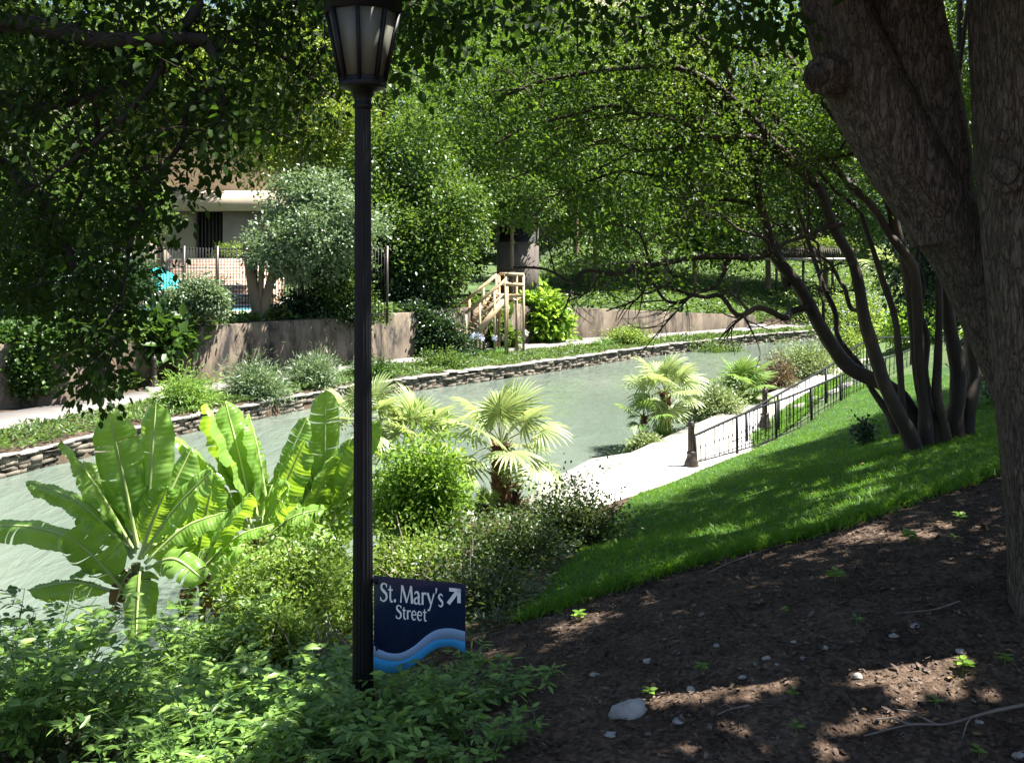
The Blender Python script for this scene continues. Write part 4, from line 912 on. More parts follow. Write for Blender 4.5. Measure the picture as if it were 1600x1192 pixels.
palm_at('fan palm by the water left of the near bollard', 1040, 614, 25.5, nf=16, R=.62, pet=.6, mat=M['lf_palm'], r=.17)
palm_at('greener fan palm farther along, right of the other by the path', 1160, 606, 30.0, nf=16, R=.75, pet=.55, mat=M['lf_palmg'], r=.15)
palm_at('small young fan palm at the foot of the palm by the water', 1006, 652, 24.8, nf=8, R=.42, pet=.4, mat=M['lf_palmg'], r=.06)
palm_at('low clump of fan palm leaves below the palm by the water', 1030, 692, 24.7, nf=10, R=.34, pet=.26, mat=M['lf_palmg'], r=.05)
palm_at('small fan palm sprouting at the foot of the nearest palm', 758, 806, 16.6, nf=7, R=.24, pet=.2, mat=M['lf_palmg'], r=.04)
palm_at('sprouting fan palm leaves halfway up beside the nearest palm trunk', 806, 762, 17.1, nf=3, R=.22, pet=.2, mat=M['lf_palm'], r=.04)
palm_at('fan palm low at the left of the lamp post behind the banana leaves', 565, 660, 18.6, nf=12, R=.55, pet=.5, mat=M['lf_palm'], r=.12)

# ------------------------------------------------------------------ branching helper
def grow(mb, P, r0, r1, kids, length, lev, tips, up=.2, sides=6, spreadang=.8):
    n = len(P)
    mb.tube(P, np.linspace(r0, r1, n), sides, .05 if r0 > .03 else 0, caps=False)
    if lev == 0: tips.append(P[-1]); return
    for k in range(kids):
        i = int(rng.uniform(.3, 1) * (n - 1)); i = min(max(i, 1), n - 1)
        d = unit(P[i] - P[i - 1]); q = unit(d + rdir(1)[0] * spreadang + np.array([0, 0, up])); ln = length * rng.uniform(.6, 1.2)
        m = P[i] + q * ln * .5 + rng.normal(0, .08 * ln, 3); e = P[i] + q * ln + np.array([0, 0, rng.normal(0, .1) * ln]) + rng.normal(0, .08 * ln, 3)
        rr = (r0 + (r1 - r0) * i / n) * .6
        grow(mb, spline([P[i], m, e], 8), rr, rr * .4, max(2, kids - 1), length * .62, lev - 1, tips, up, max(4, sides - 1), spreadang)
        tips.append(e)

# ------------------------------------------------------------------ big tree at the right
bt = thing('shade_tree', 'huge furrowed tree at the right with one upright and one leaning trunk', 'tree', gpt(1660, 960, 5.5, 8))
def trunk(pts, Y, wpx, name, n=60, sides=40, flare=None, seed=0):
    P = np.array([at(a, b, y) for (a, b), y in zip(pts, Y)]); C = spline(P, n); R = np.interp(np.linspace(0, 1, n), np.linspace(0, 1, len(wpx)), np.array(wpx) / F * np.array(Y) / 2)
    mb = MB(); rg = np.random.default_rng(seed); a = np.arange(sides) * 2 * PI / sides
    T = unit(np.gradient(C, axis=0)); nrm = unit(np.cross(T[0], [0, 1., 0])); V = []
    ph = rg.uniform(0, 6, 6)
    for i in range(n):
        nrm = unit(nrm - T[i] * (nrm @ T[i])); b = np.cross(T[i], nrm); z = i / n * 9
        f = 1 + .05 * np.sin(2 * a + ph[0] + z * .4) + .04 * np.sin(3 * a + ph[1] - z * .5) + .025 * np.sin(7 * a + ph[2] + .6 * np.sin(z)) + .012 * np.sin(15 * a + ph[3] + np.sin(z * 2)) + rg.normal(0, .006, sides)
        V.append(C[i] + np.outer(np.cos(a) * R[i] * f, nrm) + np.outer(np.sin(a) * R[i] * f, b))
    V = np.array(V); V = np.concatenate([V, V[:, :1]], 1); mb.grid(V); return mb, C, R
mb, C1, R1 = trunk([(1722, 1010), (1700, 930), (1664, 790), (1608, 610), (1518, 410), (1416, 245), (1350, 120), (1308, 10), (1280, -120), (1240, -330), (1200, -600)], [6.5, 6.6, 6.75, 6.9, 7.0, 7.05, 7.1, 7.1, 7.1, 7.0, 6.9], [205, 165, 128, 108, 106, 130, 132, 110, 95, 80, 60], 'trunk', seed=1)
mb2, C1b, R1b = trunk([(1475, 380), (1452, 250), (1425, 120), (1408, 0), (1400, -150), (1420, -420), (1450, -800)], [7.0, 7.05, 7.1, 7.15, 7.2, 7.3, 7.4], [90, 120, 125, 110, 95, 80, 55], 'trunk', seed=2)
mb.add(np.concatenate(mb2.V), [np.concatenate(x) for x in mb2.F.values()])
# stub knob
kc = at(1296, 118, 6.95); kd = unit(at(1262, 118, 6.78) - kc)
mb.tube(np.array([kc + kd * t for t in (-.12, .0, .09, .13, .145, .12)]), [.17, .155, .135, .125, .085, .06], 20, .03)
mb.build('trunk', M['bark'], bt, smooth=True)
mb, C2, R2 = trunk([(1712, 1060), (1702, 950), (1682, 800), (1664, 600), (1652, 400), (1640, 200), (1634, 0), (1630, -200), (1600, -500), (1560, -900)], [6.3, 6.35, 6.35, 6.35, 6.35, 6.4, 6.4, 6.45, 6.6, 6.8], [330, 232, 200, 196, 206, 210, 206, 200, 160, 110], 'trunk', seed=3)
mb.build('trunk', M['bark'], bt, smooth=True)
for (a, b, r, Yb) in [(1568, 270, .085, 6.08), (1564, 214, .04, 6.07)]:
    c = at(a, b, Yb); mb = MB(); G_ = []
    for u in np.linspace(0, PI, 12):
        G_.append([c + np.array([r * math.sin(u) * math.cos(t), .055 * math.sin(u) * math.sin(t), r * 1.15 * math.cos(u)]) * (1 + .06 * math.sin(5 * t + u * 4)) for t in np.linspace(0, 2 * PI, 21)])
    mb.grid(np.array(G_)); mb.tube(np.array([c + np.array([math.cos(t) * r * 1.12, -.028, math.sin(t) * r * 1.2]) for t in np.linspace(1.02 * PI, 1.98 * PI, 16)]), np.r_[np.linspace(.2, .36, 8), np.linspace(.36, .2, 8)] * r, 9, .12)
    mb.build('burl', M['bark'], bt, smooth=True)
lm = MB(); tips = []
def limb(pts, r0, r1, kids=6, ln=1.8, lev=2, up=.1): grow(lm, spline(np.array(pts, float), 24), r0, r1, kids, ln, lev, tips, up, 9, .9)
limb([C1[-1], C1[-1] + [-1.5, .6, .5], C1[-1] + [-3.2, 1.2, .6]], .13, .03, 7)
limb([C1[46], C1[46] + [-1.2, 1.4, .8], C1[46] + [-1.8, 3.2, 1.5]], .12, .03, 7)
limb([C1b[-1], C1b[-1] + [.2, 1.6, .5], C1b[-1] + [-.6, 3.6, .6]], .12, .03, 7)
limb([C1b[-8], C1b[-8] + [1.4, 1.2, 1], C1b[-8] + [3, 2.4, 1.2]], .11, .03, 6)
limb([C2[-1], C2[-1] + [1.2, -1, .6], C2[-1] + [2.2, -2.4, .9]], .12, .03, 6)
limb([C2[-4], C2[-4] + [-1.2, -1.4, .4], C2[-4] + [-2.6, -2.6, .4]], .12, .03, 6)
limb([C2[-8], C2[-8] + [1.5, 1.4, .8], C2[-8] + [3.4, 2.6, 1]], .12, .03, 6)
lm.build('branches', M['bark'], bt, smooth=True)
# crown of the big tree: unseen clumps laid out by the shade they cast, gaps aimed at sun spots
holes = [(gpt(a, b), r * .72 + .06) for a, b, r in [(1440, 1060, .30), (1500, 1030, .15), (1355, 1035, .10), (1350, 1130, .16), (1160, 1140, .11), (1065, 1172, .13), (1290, 1175, .14), (1340, 955, .13), (1250, 945, .06), (1345, 985, .08), (1550, 1090, .10), (1330, 820, .04), (1180, 945, .04), (1020, 985, .08), (900, 975, .16), (1130, 912, .06), (1500, 925, .10), (1570, 900, .05), (700, 985, .2), (960, 940, .08), (1440, 835, .06), (1255, 1105, .05), (1400, 900, .04), (950, 1090, .02), (1090, 1000, .03)]]
holes += [(at(a, b, 5.95), r) for a, b, r in [(1545, 60, .22), (1550, 150, .20), (1590, 240, .20), (1590, 600, .26), (1597, 700, .26), (1590, 800, .22), (1550, 420, .16)]]
holes += [(gpt(rng.uniform(1000, 1400), rng.uniform(660, 850), 7), rng.uniform(.10, .26)) for _ in range(60)]
holes += [(gpt(rng.uniform(850, 1580), rng.uniform(800, 1180), 4), rng.uniform(.05, .11)) for _ in range(70)]
nC = 10500
Gp = np.c_[rng.uniform(-3.9, 10.5, nC), rng.uniform(3.0, 23, nC)]
Gp[:2300] = np.c_[rng.uniform(-.9, 4.2, 2300), rng.uniform(4.4, 6.9, 2300)]
zg = hgt(Gp[:, 0], Gp[:, 1]); kY = SUN[1] / SUN[2]
zz = (H + .9 + 390 / F * (Gp[:, 1] - kY * zg)) / (1 - 390 / F * kY) + rng.uniform(0, 2.6, nC)
Cc = np.c_[Gp + SUN[None, :2] / SUN[2] * (zz - zg)[:, None], zz]
keep = (Gp[:, 0] > np.interp(Gp[:, 1], [3, 5.85, 6.0, 6.75, 6.95, 8.3, 10, 12, 14, 18, 21, 24], [-.9, -.9, -1.0, -1.0, -1.2, -1.0, -.3, .8, 1.9, 4.0, 6.8, 9.5]) + rng.normal(0, .15, nC)) | ((Gp[:, 1] > 6.0) & (Gp[:, 1] < 6.9) & (Gp[:, 0] > -3.8) & (Gp[:, 0] < -2.45)) | ((Gp[:, 1] > 7.4) & (Gp[:, 1] < 8.7) & (Gp[:, 0] > -2.5))  # wanted shade outline, plus strips added to shade the lantern and hanging sprays
# thin places cut into the crown by ground position, to dapple the sun
keep &= ~((np.sin(Gp[:, 0] * 3.1 + 1.3 * np.sin(Gp[:, 1] * 1.7)) * np.sin(Gp[:, 1] * 2.6 + 1.1 * np.sin(Gp[:, 0] * 2.3)) > .86) & (rng.uniform(size=nC) < .8))
Cc = Cc[keep]
mb = MB(); foliage(mb, Cc, 22, .24, .15, .088, T6, .9, gaps=holes)
# a few sprays hanging into the top of the view
hang = []
for (a, b, s, n, Y) in [(690, 30, 40, 26, 7.0), (750, 10, 40, 16, 7.2), (650, 110, 22, 7, 7.0), (640, 20, 25, 14, 7.1), (900, -5, 60, 10, 7.4), (1180, 20, 45, 14, 7.4), (1225, 50, 18, 8, 7.4), (1110, 0, 50, 12, 7.5), (450, -10, 70, 26, 8.0), (820, 5, 90, 34, 8.0), (1000, 0, 90, 30, 8.0), (1140, 30, 60, 22, 8.0), (700, 60, 45, 18, 7.8), (480, 50, 60, 16, 8.0)]:
    for k in range(n): hang.append(at(a + rng.normal(0, s), b + rng.normal(0, s * .6), Y + rng.normal(0, .25)))
foliage(mb, hang, 9, .085, .09, .05, T6, .6, droop=.5)
mb.build('crown', M['lf_big'], bt)

# ------------------------------------------------------------------ left overhanging tree
lt = thing('overhanging_tree', 'dark overhanging tree reaching in from the left with drooping leafy branches', 'tree', (-7.6, 8.2, hz(-7.6, 8.2)))
tp = np.array([-7.3, 8.3, 6.3])
mb = MB(); lb0 = np.array(lt.location)
mb.tube(spline([lb0 + [0, 0, -.3], lb0 + [.2, 0, 2], tp], 14), np.linspace(.30, .2, 14), 16, .04)
def L(px, py, Y): return at(px, py, Y)
main = [[tp, L(-60, 40, 8.2), L(150, 62, 8.0), L(280, 60, 7.9), L(328, 72, 7.9), L(346, 150, 7.8), L(352, 215, 7.7)],
        [tp, L(60, -120, 8.4), L(296, -20, 8.2), L(275, 60, 8.1), L(245, 120, 8.0), L(197, 180, 7.9), L(120, 245, 7.8), L(60, 290, 7.8)],
        [L(328, 72, 7.9), L(338, 125, 8.1), L(292, 175, 8.2), L(288, 215, 8.2), L(247, 275, 8.1), L(212, 350, 8.0), L(194, 440, 7.9), L(185, 520, 7.9), L(160, 600, 7.9)],
        [tp, L(-80, 160, 8.5), L(40, 170, 8.5), L(150, 150, 8.4), L(240, 110, 8.3), L(330, 60, 8.3), L(450, 20, 8.2), L(540, 10, 8.2)],
        [tp, L(-60, 240, 8.6), L(40, 290, 8.5), L(95, 360, 8.4), L(120, 440, 8.3), L(140, 520, 8.2)],
        [L(150, 150, 8.4), L(150, 230, 8.6), L(120, 320, 8.7), L(80, 400, 8.7), L(40, 470, 8.7)],
        [L(280, 60, 7.9), L(400, 70, 8.6), L(470, 110, 8.7), L(530, 160, 8.7)],
        [tp, L(0, -200, 8.5), L(300, -150, 8.8), L(500, -80, 9.0), L(620, 0, 9)]]
mains = []
for k, q in enumerate(main):
    S_ = spline(np.array(q), 40); mb.tube(S_, np.linspace([.10, .07, .035, .06, .07, .03, .03, .08][k], .008, 40), 7, .06, caps=False); mains.append(S_)
ALLM = np.concatenate(mains)
cl = []
def blob(n, a, b, sa, sb, Y, sy=.45):
    for _ in range(n): cl.append(at(a + rng.normal(0, sa), b + rng.normal(0, sb), Y + rng.normal(0, sy)))
for a in [(150, 40, 160, 70, 100, 8.3), (85, 60, 330, 60, 90, 8.4), (85, 170, 330, 50, 110, 8.2), (70, 150, 500, 32, 55, 8.0), (26, 160, 585, 22, 26, 7.9), (12, 125, 560, 18, 22, 7.9), (120, 150, 60, 100, 50, 8.4), (70, 300, 60, 70, 45, 8.3), (55, 300, 170, 45, 50, 8.2), (40, 230, 290, 30, 60, 8.2), (50, 430, 40, 60, 40, 8.6), (30, 500, 90, 40, 50, 8.7), (55, 350, 230, 60, 40, 8.0), (20, 480, 200, 30, 40, 8.7), (70, 40, 440, 50, 50, 8.6), (30, 620, 20, 60, 30, 8.9), (20, 340, 145, 20, 30, 7.8)]: blob(*a)
n0 = len(cl)
for _ in range(2600):  # unseen upper crown, shaped to shade the hanging leaves but not the plants
    q = np.array([rng.uniform(-8.5, -.6), rng.uniform(7.6, 11.2), rng.uniform(8.2, 11.5)]); gq = q - SUN * ((q[2] - 2) / SUN[2])
    if gq[0] < -3.75 and q[2] > H + .25 * q[1] + .4: cl.append(q)
for _ in range(260): cl.append(np.array([rng.uniform(-9, -5), rng.uniform(6.0, 9.8), rng.uniform(4.2, 9)]))
cl = np.array(cl)
def proj(P):
    return 800 + F * P[:, 0] / P[:, 1], HZ - F * (P[:, 2] - H) / P[:, 1]
qx, qy = proj(cl); lim = np.interp(qx, [-400, 0, 70, 95, 115, 150, 190, 215, 250, 300, 360, 420, 560, 700], [520, 500, 500, 560, 610, 635, 595, 520, 430, 330, 280, 240, 190, 90])
kk = (qy < lim + rng.normal(0, 7, len(qy))); n0 = int(kk[:n0].sum()); cl = cl[kk]
for c in cl[:n0:2]:
    j = np.argmin(np.linalg.norm(ALLM - c, axis=1)); p = ALLM[j]; d = np.linalg.norm(p - c)
    if d < 1.6: mb.tube(spline([p, (p + c) / 2 + np.array([0, 0, .06]) + rng.normal(0, .04, 3), c], 6), np.linspace(.009, .003, 6), 4, caps=False)
mb.build('trunk', M['twig'], lt)
mb = MB(); foliage(mb, cl[:n0], 10, .095, .075, .047, T6, .7, droop=.5); foliage(mb, cl[n0:], 14, .2, .12, .075, T6, .8)
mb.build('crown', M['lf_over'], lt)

# ------------------------------------------------------------------ crape myrtle clump
cm = thing('crape_myrtle', 'multi stemmed leaning tree arching over the shaded lawn towards the river', 'tree', gb(1450, 692, 14.2))
Y0 = 14.2
stems = [([(1440, 690, 14.3), (1420, 640, 14.4), (1380, 605, 14.5), (1330, 572, 14.6), (1290, 522, 14.6), (1255, 470, 14.6), (1225, 428, 14.5), (1203, 390, 14.4), (1192, 330, 14.3), (1180, 270, 14.2), (1160, 215, 14.1), (1125, 165, 14), (1080, 120, 14)], .16, .03),
         ([(1432, 705, 13.8), (1410, 655, 13.8), (1385, 610, 13.8), (1368, 555, 13.8), (1350, 495, 13.8), (1330, 420, 13.8), (1308, 350, 13.8), (1276, 290, 13.8), (1215, 222, 13.7), (1150, 155, 13.6), (1070, 115, 13.5), (960, 110, 13.4), (860, 125, 13.4), (780, 150, 13.4)], .13, .02),
         ([(1470, 685, 14.2), (1445, 620, 14.2), (1430, 500, 14.2), (1412, 400, 14.2), (1392, 330, 14.2), (1350, 240, 14.1), (1290, 160, 14), (1220, 80, 14), (1150, 0, 14), (1060, -60, 14)], .12, .03),
         ([(1448, 690, 14.0), (1440, 560, 14.1), (1425, 430, 14.1), (1395, 365, 14.2), (1345, 305, 14.2), (1290, 250, 14.3), (1230, 200, 14.4), (1150, 130, 14.5)], .10, .03),
         ([(1490, 690, 14.5), (1492, 560, 14.5), (1470, 420, 14.5), (1450, 330, 14.5), (1440, 200, 14.4), (1420, 60, 14.4), (1380, -80, 14.3)], .13, .05),
         ([(1505, 685, 14.6), (1520, 570, 14.7), (1510, 450, 14.8), (1495, 330, 14.8), (1500, 150, 14.8), (1500, -50, 14.8)], .12, .05),
         ([(1478, 690, 14.1), (1468, 600, 14.0), (1466, 480, 14.0), (1475, 350, 14.0), (1490, 200, 14.0), (1510, 0, 14)], .08, .03),
         ([(1420, 705, 13.9), (1412, 640, 14.0), (1400, 540, 14.2), (1385, 450, 14.3), (1362, 380, 14.4), (1330, 320, 14.5), (1280, 270, 14.6), (1200, 210, 14.7), (1100, 170, 14.8)], .065, .02),
         ([(1400, 660, 14.6), (1350, 590, 14.9), (1312, 520, 15.0), (1292, 460, 15.0), (1262, 380, 15.1), (1240, 300, 15.1), (1225, 220, 15.2), (1190, 120, 15.2), (1180, 20, 15.2)], .06, .02),
         ([(1228, 432, 14.5), (1200, 350, 14.6), (1150, 270, 14.7), (1105, 200, 14.8), (1040, 150, 14.8), (960, 130, 14.8)], .055, .015),
         ([(1462, 690, 14.1), (1455, 600, 14.3), (1440, 480, 14.5), (1432, 380, 14.7), (1438, 250, 14.9), (1445, 100, 15)], .06, .03)]
SK = []
for pts, r0, r1 in stems:
    P = spline(np.array([at(*q) for q in pts]), 50); wg = spline(rng.normal(0, .028, (14, 3)), 50); wg[:4] *= .2; P = P + wg; P[0][2] -= .15; R = .88 * np.linspace(r0, r1, 50) * (1 + spline(rng.normal(0, .06, (18, 1)), 50)[:, 0]); R[:5] *= np.linspace(1.35, 1, 5)
    MB().tube(P, R, 14, .03).build('trunk', M['myrtlebark'], cm, smooth=True); SK.append(P)
br = [([(1258, 478, 14.6), (1215, 492, 14.3), (1170, 485, 14.1), (1110, 460, 13.9), (1050, 462, 13.7), (980, 455, 13.6)], .045), ([(1205, 395, 14.4), (1150, 398, 14.1), (1090, 402, 13.9), (1020, 420, 13.7), (950, 425, 13.5), (880, 432, 13.4), (800, 418, 13.3)], .05),
      ([(1150, 398, 14.1), (1110, 440, 14.0), (1050, 462, 13.9), (990, 430, 13.8), (930, 425, 13.8)], .03), ([(1192, 330, 14.3), (1130, 300, 14.3), (1060, 270, 14.2), (980, 265, 14.1), (900, 300, 14), (850, 330, 14)], .035),
      ([(1180, 290, 14.2), (1184, 200, 14.3), (1178, 120, 14.4), (1165, 40, 14.5), (1150, -60, 14.6)], .04), ([(1276, 290, 13.8), (1190, 230, 13.7), (1100, 215, 13.6), (1010, 180, 13.5), (930, 175, 13.4), (840, 200, 13.3), (760, 230, 13.2)], .04),
      ([(1308, 350, 13.8), (1260, 380, 13.6), (1200, 380, 13.5), (1130, 345, 13.4), (1060, 340, 13.3)], .03), ([(1160, 215, 14.1), (1090, 220, 14.2), (1010, 240, 14.3), (940, 210, 14.4), (870, 240, 14.4), (790, 290, 14.4)], .035),
      ([(1350, 495, 13.8), (1318, 440, 13.9), (1285, 395, 14.0), (1262, 330, 14.1), (1255, 250, 14.2)], .028), ([(1290, 520, 14.6), (1285, 440, 14.7), (1280, 400, 14.8), (1240, 380, 14.8)], .02),
      ([(1220, 80, 14), (1120, 60, 14.0), (1000, 30, 14.0), (900, 40, 14), (800, 60, 13.9)], .04), ([(1150, 155, 13.6), (1100, 60, 13.6), (1050, 20, 13.6), (1010, -60, 13.6)], .04),
      ([(1350, 240, 14.1), (1250, 250, 14.5), (1160, 260, 14.8), (1090, 300, 15), (1020, 320, 15.1)], .03), ([(1290, 250, 14.3), (1330, 215, 13.6), (1400, 205, 13.3)], .02)]
bm = MB(); tips = []
for pts, r in br:
    P = spline(np.array([at(*q) for q in pts]), 36) + spline(rng.normal(0, .06, (12, 3)), 36); grow(bm, P, r * 1.25, r * .3, 7, .9, 2, tips, .05, 6, .9); SK.append(P)
for P in SK[:4]:
    for k in range(26, 50, 3): grow(bm, spline([P[k], P[k] + rng.normal(0, .25, 3) + [-.2, 0, .1], P[k] + rng.normal(0, .4, 3) + [-.4, 0, .2]], 8), .014, .004, 4, .5, 1, tips, .1, 4, .9)
bm.build('branches', M['myrtlebark'], cm, smooth=True)
tips = np.array(tips); 
ok = (tips[:, 1] > 11.5) & (tips[:, 1] < 16.8); tips = tips[ok]
cc = [tips[rng.integers(len(tips))] + rng.normal(0, .16, 3) for _ in range(2300)]
def mblob(n, a, b, sa, sb, Y, sy=.7):
    for _ in range(n): cc.append(at(a + rng.normal(0, sa), b + rng.normal(0, sb), Y + rng.normal(0, sy)))
for a in [(300, 760, 200, 60, 90, 14.0), (300, 900, 240, 80, 90, 14), (300, 1050, 200, 80, 90, 14), (200, 820, 100, 90, 50, 14.2), (200, 1000, 60, 90, 50, 14.2), (160, 1150, 100, 60, 70, 14.4), (140, 1260, 250, 50, 80, 14.8), (140, 1120, 380, 70, 50, 14.2), (90, 880, 370, 60, 40, 13.8), (120, 700, 130, 40, 70, 14), (140, 1330, 120, 60, 80, 15), (100, 1480, 150, 40, 100, 15.5), (260, 1500, 90, 28, 110, 16.0), (160, 1350, 250, 50, 80, 15.5)]: mblob(*a)
cc = np.array(cc)
qx, qy = proj(cc)
lim = np.interp(qx, [600, 690, 740, 850, 900, 1000, 1100, 1180, 1230, 1420, 1500], [330, 350, 345, 365, 440, 455, 470, 415, 350, 340, 420])   # lower edge of the arching crown
cc = cc[(qy < lim + rng.normal(0, 8, len(qy))) & (rng.uniform(size=len(qy)) < np.clip((lim - qy) / 130, .35, 1))]
mb = MB(); cc = cc[rng.uniform(size=len(cc)) < .72]
foliage(mb, cc, 18, .10, .062, .034, T6, .7, droop=.2)
mb.build('crown', M['lf_myrtle'], cm)

# ------------------------------------------------------------------ far bank
def leafy(name, label, c, r, nc, per, L, W, mat, sp, tk=(.18, 2.0), bark=None, K=14, group=None, cat='tree', tm=T4, trunks=1, fill=.35):
    """broad crown made of many leafy clumps; c is the crown centre"""
    c = np.array(c, float); r = np.array(r, float); gz = hz(c[0], c[1]); t = thing(name, label, cat, (c[0], c[1], gz), group)
    kc = rdir(K) * rng.uniform(.35, .8, K)[:, None] ** .6; kr = rng.uniform(.3, .5, K)
    w = rng.choice(K, nc, p=kr ** 2 / np.sum(kr ** 2)); d = rdir(nc); d[:, 2] += .25; d = unit(d)
    C = c + (kc[w] + d * kr[w][:, None] * np.where(rng.uniform(size=nc) < .08, rng.uniform(1.05, 1.6, nc), rng.uniform(fill, 1.05, nc) ** .5)[:, None]) * r
    C[:, 2] = np.maximum(C[:, 2], hgt(C[:, 0], C[:, 1]) + .1)
    mb = MB(); foliage(mb, C, per, sp, L, W, tm, .75, out=d, droop=.3); mb.build('crown', mat, t)
    tb = MB(); b0 = np.array([c[0], c[1], gz - .2])
    for q in range(trunks):
        o = rng.normal(0, .25, 3) * (trunks > 1); o[2] = 0
        P = spline([b0 + o * .6, b0 * .55 + c * .45 + o * 1.6, c + o * 3], 10); tb.tube(P, np.linspace(tk[0], tk[0] * .5, 10), 9, .05)
    for k in range(K): tb.tube(spline([c - [0, 0, r[2] * .4], c + kc[k] * r * .5, c + kc[k] * r], 6), np.linspace(tk[0] * .45, .02, 6), 5, caps=False)
    tb.build('trunk', bark or M['farbark'], t, smooth=True); return t
# silver green tree with twin tan trunks
sv = leafy('ornamental_tree', 'small silvery green tree with twin tan trunks before the iron fence', at(476, 356, 38.0), (2.4, 1.5, 1.95), 1500, 14, .15, .085, M['lf_silver'], .17, (.14, 2), M['farbark'], 22)
for ch in list(sv.children):
    if ch.name.startswith('trunk'): bpy.data.objects.remove(ch)
mb = MB(); b0 = np.array([at(405, 490, 38)[0], 38.0, hz(at(405, 490, 38)[0], 38.0) - .2])
for (a, b), r in [(((392, 430), (385, 380)), .21), (((425, 430), (440, 370)), .17), (((408, 440), (412, 350)), .12)]:
    mb.tube(spline([b0 + rng.normal(0, .05, 3), at(a, b, 38) if False else at(*a, 38), at(*b, 38)], 12), np.linspace(r * 1.2, r * .7, 12), 12, .05)
mb.build('trunk', M['farbark'], sv, smooth=True)
FB = [
 # name label px py Y rx ry rz clusters per L W mat
 ('broadleaf_tree', 'dense mid green tree rising just right of the lamp post', 640, 330, 46, 3.4, 2.6, 4.3, 2600, 14, .20, .11, 'lf_far', .25),
 ('broadleaf_tree', 'small leafy tree in front of the hut roof', 800, 312, 48.4, 2.0, .9, 1.05, 800, 14, .16, .09, 'lf_far', .2),
 ('broadleaf_tree', 'bright green leafy tree left of the wooden stairs', 628, 385, 46.5, 1.7, 1.6, 2.7, 1800, 14, .16, .09, 'lf_far', .2),
 ('evergreen_tree', 'very dark evergreen overhanging the far retaining wall behind the lamp post', 600, 440, 45, 2.4, 1.8, 2.6, 2000, 14, .15, .08, 'lf_dark', .2),
 ('broadleaf_tree', 'shaded green tree directly behind the stairs', 715, 400, 51.5, 1.9, 1.4, 2.6, 1300, 14, .17, .095, 'lf_far', .2),
 ('evergreen_tree', 'dark shaded evergreen just behind the myrtle stems beside the big trunk', 1512, 430, 19.5, 1.25, 1.2, 2.5, 1500, 14, .11, .06, 'lf_dark', .16),
 ('broadleaf_tree', 'yellow green tree high above the silvery tree', 470, 165, 47, 4.0, 2.8, 3.3, 2400, 14, .2, .11, 'lf_fary', .28),
 ('broadleaf_tree', 'leafy tree above the fence at the left, before the beige building', 205, 350, 41, 2.0, 1.5, 2.2, 1400, 14, .17, .1, 'lf_far', .22),
 ('broadleaf_tree', 'green tree filling the left edge above the ivy wall', 60, 380, 42, 4.2, 2.2, 4.0, 2400, 14, .2, .11, 'lf_far', .28),
 ('broadleaf_tree', 'tall tree over the beige building roof', 250, 130, 55, 6.0, 3.5, 4.6, 3000, 14, .25, .14, 'lf_fary', .35),
 ('broadleaf_tree', 'tall tree in the upper left behind the overhanging branches', 60, 120, 52, 6, 3.5, 5.5, 3000, 14, .25, .14, 'lf_far', .35),
 ('broadleaf_tree', 'tall dense tree above the grey hut', 800, 210, 56, 5.4, 3.6, 5.6, 3200, 14, .24, .13, 'lf_far', .32),
 ('broadleaf_tree', 'tall tree with bright crown right of the hut', 930, 290, 60, 4.8, 3.4, 4.8, 2800, 14, .24, .13, 'lf_far', .3),
 ('broadleaf_tree', 'yellow green tree behind the arching myrtle branches', 1040, 230, 66, 6.0, 4, 6.0, 3000, 14, .26, .14, 'lf_fary', .35),
 ('broadleaf_tree', 'leafy tree left of the hedge on the far deck', 1085, 310, 68, 4.4, 3.4, 3.8, 2400, 14, .24, .13, 'lf_far', .3),
 ('evergreen_tree', 'dark shaded tree just above the hedge on the deck', 1290, 290, 76, 7.0, 4, 4.4, 2600, 14, .24, .13, 'lf_dark', .35),
 ('broadleaf_tree', 'tall green tree in the gap left of the big trunk', 1200, 130, 72, 7.5, 4.5, 7, 2200, 14, .28, .15, 'lf_far', .4),
 ('broadleaf_tree', 'green tree behind the myrtle stems at the right', 1465, 330, 62, 4.4, 3.4, 4.6, 2400, 14, .22, .12, 'lf_far', .3),
 ('broadleaf_tree', 'tall tree at the right behind the big trunk', 1500, 120, 66, 7, 4, 7, 2600, 14, .28, .15, 'lf_far', .4),
 ('broadleaf_tree', 'tall background tree above the lamp lantern', 600, 60, 68, 8, 5, 7, 3400, 14, .3, .16, 'lf_far', .42),
 ('broadleaf_tree', 'tall background tree in the top centre', 900, 40, 78, 8, 5, 7.5, 1500, 14, .32, .17, 'lf_fary', .45),
 ('broadleaf_tree', 'tall background tree at the top left beyond the building', 400, -10, 76, 9, 5, 8, 1500, 14, .32, .17, 'lf_far', .45),
 ('broadleaf_tree', 'low leafy tree hanging over the streaked wall, left of the lamp post', 525, 440, 39.5, 1.25, 1.0, 1.6, 900, 14, .13, .075, 'lf_far', .16),
 ('broadleaf_tree', 'dark tree at the left between the alcove and the fence', 170, 470, 37, 1.6, 1.2, 1.6, 900, 14, .15, .08, 'lf_dark', .2),
]
for (nm, lab, px, py, Y, rx, ry, rz, nc, per, L_, W_, mt, sp_) in FB:
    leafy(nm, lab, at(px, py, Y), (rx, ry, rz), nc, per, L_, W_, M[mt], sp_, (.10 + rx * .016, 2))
# far woods as one mass
n = 9000
xw = rng.uniform(-75, 90, n); yw = rng.uniform(96, 116, n); zw = rng.uniform(0, 1, n) ** .8 * (20 + 4 * np.sin(xw * .21) + 3 * np.sin(xw * .47 + 1)) + hgt(xw, yw)
mb = MB(); foliage(mb, np.c_[xw, yw, zw], 14, .7, .75, .45, T4, .7)
tag(tag(mb.build('far_woods', M['lf_far']), kind='stuff'), 'distant wood closing the view behind all the trees', 'woods')

